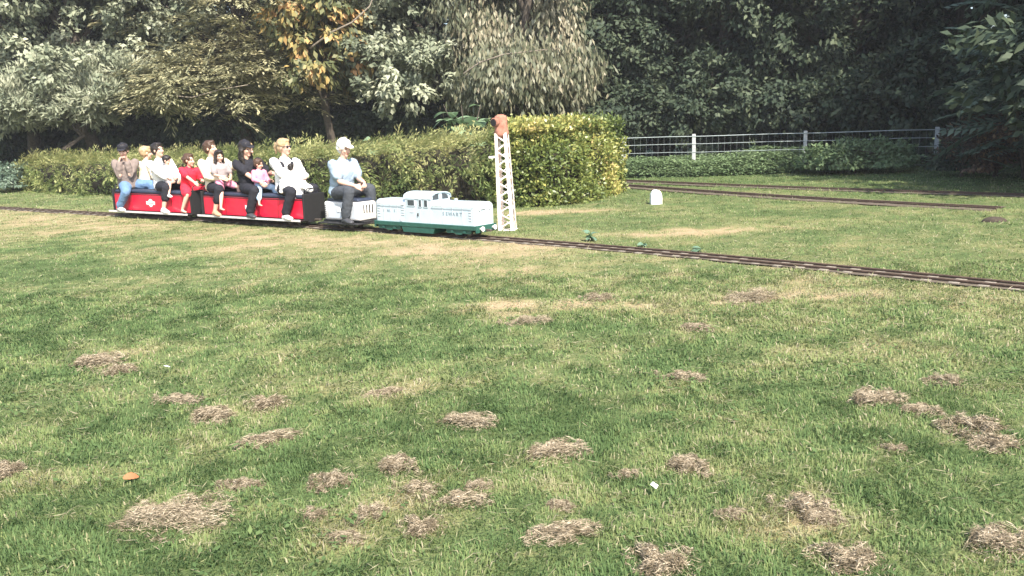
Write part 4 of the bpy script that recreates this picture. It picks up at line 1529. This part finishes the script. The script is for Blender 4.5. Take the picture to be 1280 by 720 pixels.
def person(label, frame, xl, yl, seat_z, k=1.0, lean=.05, slean=0.0, tyaw=0.0, hyaw=0.0, hpitch=0.0, hroll=0.0,
           feetR=(.34, -.27), feetL=(.34, .27), foot_z=.145, hands=None, skin=None, shirt=None, sleeve='long', sleeve_m=None,
           legs=None, leg_len='full', shoes=None, hair=None, hair_style='short', hat=None, hat_m=None, extra=None, girth=1.0,
           curl=.6, elbow_out=.5, footyaw=.15, dress=False, group=None, poleR=None, poleL=None, armless=False):
    c, a = frame
    ca, sa = math.cos(a), math.sin(a)
    t = thing('person', label, 'person', (c[0] + ca * xl - sa * yl, c[1] + sa * xl + ca * yl, seat_z), a, group)
    skin = skin or m_skin
    hk = k * 1.05 * (1 + .62 * (1 - k))
    Rt = Matrix.Rotation(tyaw, 3, 'Z') @ Matrix.Rotation(lean, 3, 'Y') @ Matrix.Rotation(slean, 3, 'X')
    g = girth

    def T(x, y, z):
        return Rt @ (Vector((x, y, z)) * k) + Vector((0, 0, .0))
    lat = Rt @ Vector((0, 1, 0))
    tor = [(T(0, 0, .075), (.165 * g, .125 * g)), (T(.0, 0, .19), (.150 * g, .115 * g)), (T(.01, 0, .32), (.155 * g, .112 * g)),
           (T(.01, 0, .44), (.172 * g, .108 * g)), (T(0, 0, .535), (.158, .082)), (T(0, 0, .572), (.095, .062))]
    neck0, neck1 = T(.0, 0, .55), T(.018, 0, .652)
    body = MB()
    sc2 = lambda rr, e=0.0: [(r[0] * k + e, r[1] * k + e) for r in rr]
    body.tube([p for p, _ in tor], sc2([r for _, r in tor]), seg=18, lat=lat)
    body.tube([neck0, neck1], [.058 * k, .052 * k], seg=12)
    # ---- head
    Rh = Matrix.Rotation(hyaw, 3, 'Z') @ Matrix.Rotation(hpitch, 3, 'Y') @ Matrix.Rotation(hroll, 3, 'X')
    hc = neck1 + Rt @ Vector((.012 * k, 0, .035 * k)) + Vector((0, 0, .075 * hk))

    def Hd(x, y, z):
        return hc + Rh @ (Vector((x, y, z)) * hk)
    hs = lambda *r: tuple(q * hk for q in r)
    body.ball(Hd(-.010, 0, .030), hs(.098, .077, .092), rot=Rh)
    body.ball(Hd(.026, 0, -.035), hs(.064, .060, .078), rot=Rh)
    body.ball(Hd(.060, 0, -.096), hs(.026, .030, .022), rot=Rh)
    body.ball(Hd(.070, 0, .030), hs(.020, .052, .013), rot=Rh)
    body.tube([Hd(.082, 0, .012), Hd(.098, 0, -.020), Hd(.108, 0, -.036)], [.010 * hk, .012 * hk, .016 * hk], seg=8)
    for sy in (-1, 1):
        body.ball(Hd(-.005, sy * .080, -.010), hs(.020, .010, .032), rot=Rh)
        body.ball(Hd(.064, sy * .036, -.030), hs(.024, .022, .024), rot=Rh)
    body.tube([Hd(.0, 0, -.06), neck1, neck0], [.05 * hk, .05 * k, .055 * k], seg=10)
    # ---- arms
    sh = {s: T(-.005, s * .182 * (1 if k > .8 else .95), .528) for s in (-1, 1)}
    arms = {}
    for s in (-1, 1):
        tg = hands[0 if s == -1 else 1] if hands else None
        if tg is None:
            tg = T(.22, s * .20, .16)
        elif tg[0] == 'mouth':
            tg = Hd(*tg[1:])
        else:
            tg = Vector(tg)
        pole = (poleR if s == -1 else poleL) or (Rt @ Vector((-.35, s * elbow_out, -.8)))
        e, wv = ik(sh[s], tg, .285 * k, .255 * k, pole)
        arms[s] = (e, wv)
        body.tube([sh[s], lerp(sh[s], e, .45), e], [.055 * k * g, .047 * k * g, .040 * k], seg=12)
        body.tube([e, lerp(e, wv, .3), wv], [.040 * k, .041 * k, .027 * k], seg=12)
        fd_ = (wv - e).normalized()
        inner = Vector((.15, -s * .7, -.55))
        hand(body, wv, fd_ * .85 + inner * .25, inner, k * (1.05 if k < .8 else 1), curl, side=s * -1)
    # ---- legs
    hip = {s: Vector((.03 * k, s * .092 * k, .085 * k)) for s in (-1, 1)}
    lg = {}
    for s in (-1, 1):
        fx, fy = (feetR if s == -1 else feetL)[:2]
        ft = feetR if s == -1 else feetL
        fz = ft[2] if len(ft) > 2 else (foot_z - seat_z + .075 * k)
        kn, an = ik(hip[s], (fx, fy, fz), .42 * k, .405 * k, (1.0, s * .25, .5))
        lg[s] = (kn, an)
        body.tube([hip[s], lerp(hip[s], kn, .5), kn], [.083 * k * g, .072 * k * g, .056 * k], seg=14)
        body.tube([kn, lerp(kn, an, .32), an], [.055 * k, .055 * k, .034 * k], seg=14)
        fo = Matrix.Rotation(s * footyaw, 3, 'Z') @ Vector((1, 0, 0))
        heel, ball, toe = an - fo * .045 * k + Vector((0, 0, -.045 * k)), an + fo * .10 * k + Vector((0, 0, -.055 * k)), an + fo * .165 * k + Vector((0, 0, -.060 * k))
        fl_ = fo.cross(Vector((0, 0, 1)))
        body.tube([heel, lerp(heel, ball, .5) + Vector((0, 0, .012 * k)), ball, toe], [(.030 * k, .030 * k), (.034 * k, .034 * k), (.042 * k, .022 * k), (.034 * k, .016 * k)], seg=12, lat=fl_)
        body.tube([an, an - Vector((0, 0, .035 * k)) + fo * .01 * k], [.035 * k, .036 * k], seg=10)
        if shoes is not None:
            sm = MB()
            e_ = .010
            sm.tube([heel, lerp(heel, ball, .5) + Vector((0, 0, .014 * k)), ball, toe], [(.034 * k + e_, .034 * k + e_), (.036 * k + e_, .040 * k + e_), (.044 * k + e_, .028 * k + e_), (.036 * k + e_, .020 * k + e_)], seg=12, lat=fl_)
            sm.tube([an + Vector((0, 0, -.005)), an - Vector((0, 0, .04 * k)) + fo * .01 * k], [.040 * k + .006, .042 * k + .006], seg=10)
            sm.remeshed('shoe', shoes, t, voxel=.011, smooth=2, ratio=.6)
    body.remeshed('body', skin, t, voxel=.0085 * max(k, .62), smooth=3, ratio=.28)
    # ---- face details
    for sy in (-1, 1):
        MB().ball(Hd(.0745, sy * .031, .006), hs(.010, .014, .009), 10, 6, Rh).build('eye', m_eyew, t, True)
    MB().ball(Hd(.086, 0, -.066), hs(.007, .024, .007), 10, 6, Rh).build('mouth', m_lip, t, True)
    # ---- clothes
    if shirt is not None:
        e_ = .014 + .006 * k
        sm = MB()
        sm.tube([p for p, _ in tor[:-1]] + [T(0, 0, .555)], sc2([r for _, r in tor[:-1]] + [(.085, .068)], e_), seg=18, lat=lat)
        if dress:
            for s in (-1, 1):
                kn = lg[s][0]
                sm.tube([hip[s], lerp(hip[s], kn, .55), lerp(hip[s], kn, .85)], [.095 * k + e_, .098 * k + e_, .105 * k + e_], seg=14)
        sl_ = MB() if sleeve_m is not None else sm
        for s in (-1, 1):
            e, wv = arms[s]
            if sleeve == 'long':
                sl_.tube([sh[s], lerp(sh[s], e, .5), e, lerp(e, wv, .5), lerp(e, wv, .92)], [.062 * k + e_, .054 * k + e_, .047 * k + e_, .042 * k + e_, .034 * k + e_], seg=12)
            elif sleeve == 'short':
                sl_.tube([sh[s], lerp(sh[s], e, .35), lerp(sh[s], e, .72)], [.062 * k + e_, .058 * k + e_, .060 * k + e_], seg=12)
            else:
                sl_.tube([sh[s], lerp(sh[s], e, .12)], [.058 * k + e_ * .8, .052 * k + e_ * .8], seg=12)
        so_ = sm.remeshed('shirt' if not dress else 'dress', shirt, t, voxel=.012 * max(k, .7), smooth=3, ratio=.6, folds=.024 * k)
        if sleeve_m is not None:
            sl_.remeshed('sleeves', sleeve_m, t, voxel=.013, smooth=3, ratio=.6)
    if legs is not None:
        e_ = .012 + .004 * k
        tm = MB()
        tm.tube([tor[0][0] - Vector((0, 0, .0)), tor[1][0]], [(.168 * k * g + e_, .128 * k * g + e_), (.150 * k * g + e_ * .6, .115 * k * g + e_ * .6)], seg=18, lat=lat)
        for s in (-1, 1):
            kn, an = lg[s]
            tm.tube([hip[s], lerp(hip[s], kn, .5), kn] if leg_len != 'short' else [hip[s], lerp(hip[s], kn, .4), lerp(hip[s], kn, .75)],
                    [.088 * k * g + e_, .078 * k * g + e_, .062 * k + e_], seg=14)
            if leg_len == 'full':
                tm.tube([kn, lerp(kn, an, .4), lerp(kn, an, .93)], [.062 * k + e_, .060 * k + e_, .052 * k + e_], seg=14)
            elif leg_len == 'crop':
                tm.tube([kn, lerp(kn, an, .3), lerp(kn, an, .55)], [.062 * k + e_, .058 * k + e_, .054 * k + e_], seg=14)
        tm.remeshed('trousers' if leg_len != 'short' else 'shorts', legs, t, voxel=.012 * max(k, .7), smooth=3, ratio=.6, folds=.022 * k)
    # ---- hair and hats
    if hair is not None:
        hm = MB()
        hm.ball(Hd(-.024, 0, .044), hs(.108, .092, .097), rot=Rh)
        hm.ball(Hd(-.050, 0, .000), hs(.070, .083, .085), rot=Rh)
        hm.ball(Hd(.035, 0, .100), hs(.050, .066, .030), rot=Rh)
        if hair_style == 'long':
            for sy in (-1, 1):
                hm.tube([Hd(-.02, sy * .070, .03), Hd(-.015, sy * .086, -.06), Hd(.0, sy * .092, -.15), Hd(.03, sy * .085, -.24)], [.036 * hk, .036 * hk, .034 * hk, .018 * hk], seg=10)
            hm.tube([Hd(-.06, 0, .0), Hd(-.085, 0, -.09), Hd(-.08, 0, -.18), Hd(-.07, 0, -.26)], [(.08 * hk, .05 * hk), (.085 * hk, .045 * hk), (.08 * hk, .035 * hk), (.05 * hk, .02 * hk)], seg=12, lat=Rh @ Vector((0, 1, 0)))
        elif hair_style == 'pony':
            hm.tube([Hd(-.10, 0, .06), Hd(-.155, 0, .05), Hd(-.175, 0, -.01), Hd(-.165, 0, -.09)], [.026 * hk, .034 * hk, .032 * hk, .012 * hk], seg=10)
        elif hair_style == 'bun':
            hm.ball(Hd(-.105, 0, .015), hs(.042, .042, .042), rot=Rh)
        elif hair_style == 'bushy':
            for q in range(16):
                u = rand_unit(1)[0]
                hm.ball(Hd(-.035 + u[0] * .07 - .02, u[1] * .08, .035 + u[2] * .075), hs(.034, .034, .034))
        hm.remeshed('hair', hair, t, voxel=.010 * max(hk, .75), smooth=1, ratio=.7, folds=.03 * hk)
    if hat:
        hm = MB()
        if hat == 'cap':
            hm.tube([Hd(-.012, 0, .048), Hd(-.012, 0, .085), Hd(-.012, 0, .118), Hd(-.014, 0, .138)], [(.088 * hk, .110 * hk), (.086 * hk, .107 * hk), (.070 * hk, .088 * hk), (.030 * hk, .040 * hk)], seg=18, lat=Rh @ Vector((0, 1, 0)))
        else:
            hm.tube([Hd(-.012, 0, .050), Hd(-.008, 0, .085), Hd(-.004, 0, .112), Hd(-.006, 0, .126)], [(.090 * hk, .112 * hk), (.096 * hk, .118 * hk), (.085 * hk, .104 * hk), (.040 * hk, .055 * hk)], seg=18, lat=Rh @ Vector((0, 1, 0)))
        ho = hm.remeshed('hat', hat_m, t, voxel=.010, smooth=2, ratio=.6)
        vm = MB()
        vm.tube([Hd(.075, 0, .060), Hd(.115, 0, .050), Hd(.150, 0, .036)], [(.074 * hk, .008 * hk), (.070 * hk, .006 * hk), (.046 * hk, .005 * hk)], seg=16, lat=Rh @ Vector((0, 1, 0)))
        vm.build('visor', hat_m, ho, True)
    t_info = dict(T=T, Hd=Hd, hk=hk, Rh=Rh, Rt=Rt, arms=arms, legs=lg, obj=t, hs=hs, hc=hc)
    return t_info


def spot(px, car):
    """local x on the car for picture column px"""
    if isinstance(car, tuple) and len(car) == 4:
        c, a, L = car[1], car[2], car[3]
    else:
        c, a, L = car
    best = min(np.arange(-L, L, .01), key=lambda x: abs(proj((c[0] + math.cos(a) * x, c[1] + math.sin(a) * x, .75))[0] - px))
    return best


F1, F2, F3 = (c1[1], c1[2]), (c2[1], c2[2]), (TKF[0], TKF[1])
SEAT = .522
k_black = cloth('cloth_black', (.022, .022, .028))
k_navy = cloth('cloth_charcoal', (.060, .066, .076))
k_jeans = cloth('cloth_denim', (.13, .22, .36))
k_taupe = cloth('cloth_taupe', (.22, .175, .155))
k_white = cloth('cloth_white', (.80, .77, .73), .08)
k_cream = cloth('cloth_cream', (.74, .62, .46), .10)
k_red = cloth('cloth_red', (.70, .030, .055), .15)
k_pink = cloth('cloth_pink', (.70, .26, .36), .15)
k_blue = cloth('cloth_sky_blue', (.30, .38, .46), .15)
k_grey = cloth('cloth_grey', (.30, .26, .26))
k_lden = cloth('cloth_pale_denim', (.38, .52, .66))
m_hair_d = mat('hair_dark', (.022, .016, .013), rough=.5, noise=.3, nscale=30)
m_hair_b = mat('hair_brown', (.075, .040, .024), rough=.5, noise=.3, nscale=30)
m_hair_l = mat('hair_blond', (.42, .29, .16), rough=.5, noise=.3, nscale=30)
m_hair_w = mat('hair_white', (.70, .68, .65), rough=.6, noise=.1, nscale=30)
m_shoe_w = mat('shoe_white', (.78, .77, .75), rough=.6)
m_shoe_d = mat('shoe_dark', (.05, .05, .055), rough=.5)
m_shoe_t = mat('shoe_tan', (.42, .26, .16), rough=.6)

# rear carriage
x = spot(161, c1)
man = person('man in dark flat cap, taupe jacket and jeans with hands at his mouth', F1, x, -.02, SEAT, k=1.0, lean=.16, tyaw=-.75, hyaw=-.85, hpitch=.22, hands=[('mouth', .120, -.075, -.185), ('mouth', .130, .075, -.175)],
             shirt=k_taupe, sleeve='long', legs=k_jeans, shoes=m_shoe_w, hair=m_hair_d, hat='flat', hat_m=k_black, feetR=(.10, -.30), feetL=(.42, .27), curl=1.0, elbow_out=.35, girth=1.08)
person('person with pale hair leaning out on the far side, behind the man in flat cap', F1, x + .16, .24, SEAT, k=.90, lean=.1, tyaw=1.5, hyaw=1.2, feetR=(.3, .40), feetL=(.1, .42), shirt=k_cream, legs=k_navy, shoes=m_shoe_d, hair=m_hair_l, slean=0.0,
       hands=[(.2, .25, .2), (.0, .3, .2)])
x = spot(205, c1)
person('woman in white long-sleeved top and black trousers holding a dark-haired toddler', F1, x, -.02, SEAT, k=.98, lean=-.08, slean=.05, tyaw=-.25, hyaw=.25, hpitch=-.12, hands=[(.36, -.15, .24), (.40, .06, .22)],
       shirt=k_white, legs=k_black, leg_len='crop', shoes=m_shoe_w, hair=m_hair_d, hair_style='bun', feetR=(.33, -.28), feetL=(.36, .27), skin=m_skin)
person('toddler with dark hair and bare legs in the lap of the woman in white', F1, x + .24, -.06, SEAT + .15, k=.52, lean=-.10, tyaw=-.3, hyaw=.5, hpitch=.35, hands=[(.16, -.13, .12), (.17, .03, .10)], shirt=k_white, legs=k_grey, leg_len='short',
       shoes=m_shoe_w, hair=m_hair_d, feetR=(.24, -.20, -.20), feetL=(.26, .14, -.16))
x = spot(236, c1)
person('girl in red dress with bushy brown hair, bare legs dangling, arm stretched forward', F1, x, -.04, SEAT, k=.74, lean=.20, slean=-.08, tyaw=-.35, hyaw=.3, hpitch=.05, hands=[(.46, -.12, .12), (.30, .12, .20)], shirt=k_red, sleeve='short', dress=True,
       hair=m_hair_b, hair_style='bushy', feetR=(.16, -.27, -.30), feetL=(.22, .24, -.28), skin=m_skin)

# front carriage
x = spot(270, c2)
person('woman in cream top and black cropped trousers with a child on her lap', F2, x, -.02, SEAT, k=1.0, lean=-.05, slean=.04, tyaw=-.2, hyaw=.35, hpitch=-.15, hands=[(.32, -.12, .26), (.50, .20, .46)], shirt=k_cream, sleeve='long',
       legs=k_black, leg_len='crop', shoes=m_shoe_t, hair=m_hair_b, hair_style='bun', feetR=(.30, -.28), feetL=(.34, .27), poleL=(-.1, .6, -.8))
person('child with dark hair and pink shorts on the lap of the woman in cream', F2, x + .26, -.08, SEAT + .13, k=.64, lean=-.05, tyaw=-.3, hyaw=-.2, hpitch=.15, hands=[(.20, -.14, .16), (.22, .04, .14)], shirt=k_grey, sleeve='short', legs=k_pink,
       leg_len='short', hair=m_hair_d, hair_style='long', feetR=(.24, -.24, -.36), feetL=(.28, .18, -.30))
x = spot(314, c2)
person('person on the far side of the front carriage with a pale face and fair hair', F2, x - .33, .20, SEAT, k=.93, lean=0, tyaw=1.2, hyaw=.2, feetR=(.3, .38), feetL=(.1, .40), shirt=k_cream, legs=k_navy, shoes=m_shoe_d, hair=m_hair_l,
       hands=[(.2, .25, .2), (.0, .3, .2)])
bw_ = person('woman in black baseball cap, black t-shirt and black trousers, arms around a child', F2, x, -.03, SEAT, k=.99, lean=.10, slean=.06, hroll=.1, tyaw=-.45, hyaw=.15, hpitch=.12, hands=[(.38, -.10, .20), (.46, .14, .34)], shirt=k_black, sleeve='short',
             legs=k_black, shoes=m_shoe_d, hair=m_hair_d, hair_style='long', hat='cap', hat_m=k_black, feetR=(.28, -.28), feetL=(.34, .27), poleL=(-.1, .6, -.8))
# print on her shirt: red and white marks
for q, (yy, zz, ww, hh, mm) in enumerate(((-.035, .37, .07, .028, k_red), (.03, .335, .05, .022, k_white), (-.02, .31, .06, .02, k_red))):
    pr = MB().box((0, 0, 0), (.004, ww, hh), bev=.001).build('shirt_print', mm, bw_['obj'])
    pr.location = bw_['T'](.150, yy, zz)
    pr.rotation_euler = (0, .06, -.45)
person('small child in pink top and pale jeans held by the woman in black cap', F2, x + .30, -.06, SEAT + .10, k=.50, lean=-.02, tyaw=-.2, hyaw=.6, hpitch=.2, hands=[(.15, -.13, .12), (.16, .06, .10)], shirt=k_pink, legs=k_lden, leg_len='crop',
       hair=m_hair_b, feetR=(.24, -.24, -.24), feetL=(.24, .16, -.20))
x = spot(358, c2)
ww_ = person('fair-haired woman in sunglasses and white top with a wrapped baby', F2, x, -.02, SEAT, k=1.0, lean=-.10, slean=-.06, tyaw=-.35, hyaw=.2, hpitch=.0, hands=[(.34, -.12, .26), (.38, .10, .30)], shirt=k_white, legs=k_black, shoes=m_shoe_w,
             hair=m_hair_l, hair_style='pony', feetR=(.26, -.28), feetL=(.34, .27))
H = ww_['Hd']
gl = MB()
for sy in (-1, 1):
    gl.ball(H(.088, sy * .033, .006), ww_['hs'](.010, .030, .021), 12, 8, ww_['Rh'])
    gl.tube([H(.080, sy * .062, .012), H(-.005, sy * .086, .012)], .005, seg=6)
gl.tube([H(.095, -.012, .010), H(.095, .012, .010)], .005, seg=6)
gl.build('sunglasses', m_black, ww_['obj'], True)
for sy in (-1, 1):
    MB().tube([ww_['T'](-.10, sy * .095, .50), ww_['T'](0, sy * .098, .585), ww_['T'](.12, sy * .085, .50), ww_['T'](.155, sy * .06, .38)], [(.030, .008)] * 4, seg=8, lat=(0, 1, 0)).build('carrier_strap', k_black, ww_['obj'], True)
# baby in a black carrier, wrapped in a white blanket
bp_ = ww_['T'](.20, 0, .14)
person('baby with dark hair asleep against the chest of the woman in sunglasses', F2, x + bp_.x, -.02 + bp_.y, SEAT + bp_.z, k=.36, lean=-.35, tyaw=2.8, hyaw=2.2, hpitch=.1, hands=[(-.10, .08, .12), (-.10, -.08, .12)], shirt=k_black, legs=k_white, hair=m_hair_d,
       feetR=(-.02, .13, -.06), feetL=(-.02, -.13, -.06))
bl = MB()
cF, aF = F2
base = Vector((0, 0, 0))
bl.tube([(.14, -.20, .36), (.25, -.12, .33), (.30, .0, .32), (.28, .12, .32)], [(.10, .05), (.12, .06), (.12, .06), (.09, .05)], seg=14)
bl.tube([(.30, -.06, .34), (.36, -.10, .20), (.38, -.13, .06), (.40, -.15, -.04)], [(.14, .05), (.16, .06), (.14, .05), (.07, .03)], seg=14, lat=(.5, .8, 0))
bl.tube([(.22, -.18, .30), (.24, -.24, .16), (.22, -.26, .05)], [(.09, .04), (.10, .04), (.06, .03)], seg=12, lat=(.8, .4, 0))
bl.tube([(.40, -.04, .18), (.52, -.02, .12), (.60, .0, .06)], [(.10, .05), (.09, .04), (.05, .03)], seg=12, lat=(0, 1, 0))
blo = bl.remeshed('blanket', k_white, None, voxel=.014, smooth=4, ratio=.7, folds=.06)
blo.location = (cF[0] + math.cos(aF) * x, cF[1] + math.sin(aF) * x, SEAT)
blo.rotation_euler = (0, 0, aF)
tag(blo, 'crumpled white blanket draped over the lap of the woman in sunglasses', 'blanket')

# driver
x = spot(425, TKF)
person('driver in white cap, sky blue short-sleeved shirt and charcoal trousers', F3, x, 0, .492, k=1.03, lean=.20, tyaw=-.12, hyaw=.0, hpitch=.22, hands=[(.44, -.10, .20), (.50, .04, .24)], shirt=k_blue, sleeve='short', legs=k_navy, shoes=m_shoe_d,
       hair=m_hair_w, hat='cap', hat_m=k_white, feetR=(.34, -.25), feetL=(.42, .24), foot_z=.135, girth=1.15, curl=.9, elbow_out=.35)

# ================================================================== thin haze volume added to lift the dark tones, in place of lens veil
hz = bpy.data.materials.new('haze_veil')
hz.use_nodes = True
hn_ = hz.node_tree.nodes
hn_.clear()
pv = hn_.new('ShaderNodeVolumePrincipled')
pv.inputs['Color'].default_value = (.92, .94, 1.0, 1)
pv.inputs['Density'].default_value = .0007
ho_ = hn_.new('ShaderNodeOutputMaterial')
hz.node_tree.links.new(pv.outputs[0], ho_.inputs['Volume'])
hb = MB().box((0, 0, 8.5), (820, 820, 20)).build('haze', hz)
tag(hb, 'thin added haze volume that lifts the dark tones', 'haze', kind='stuff')
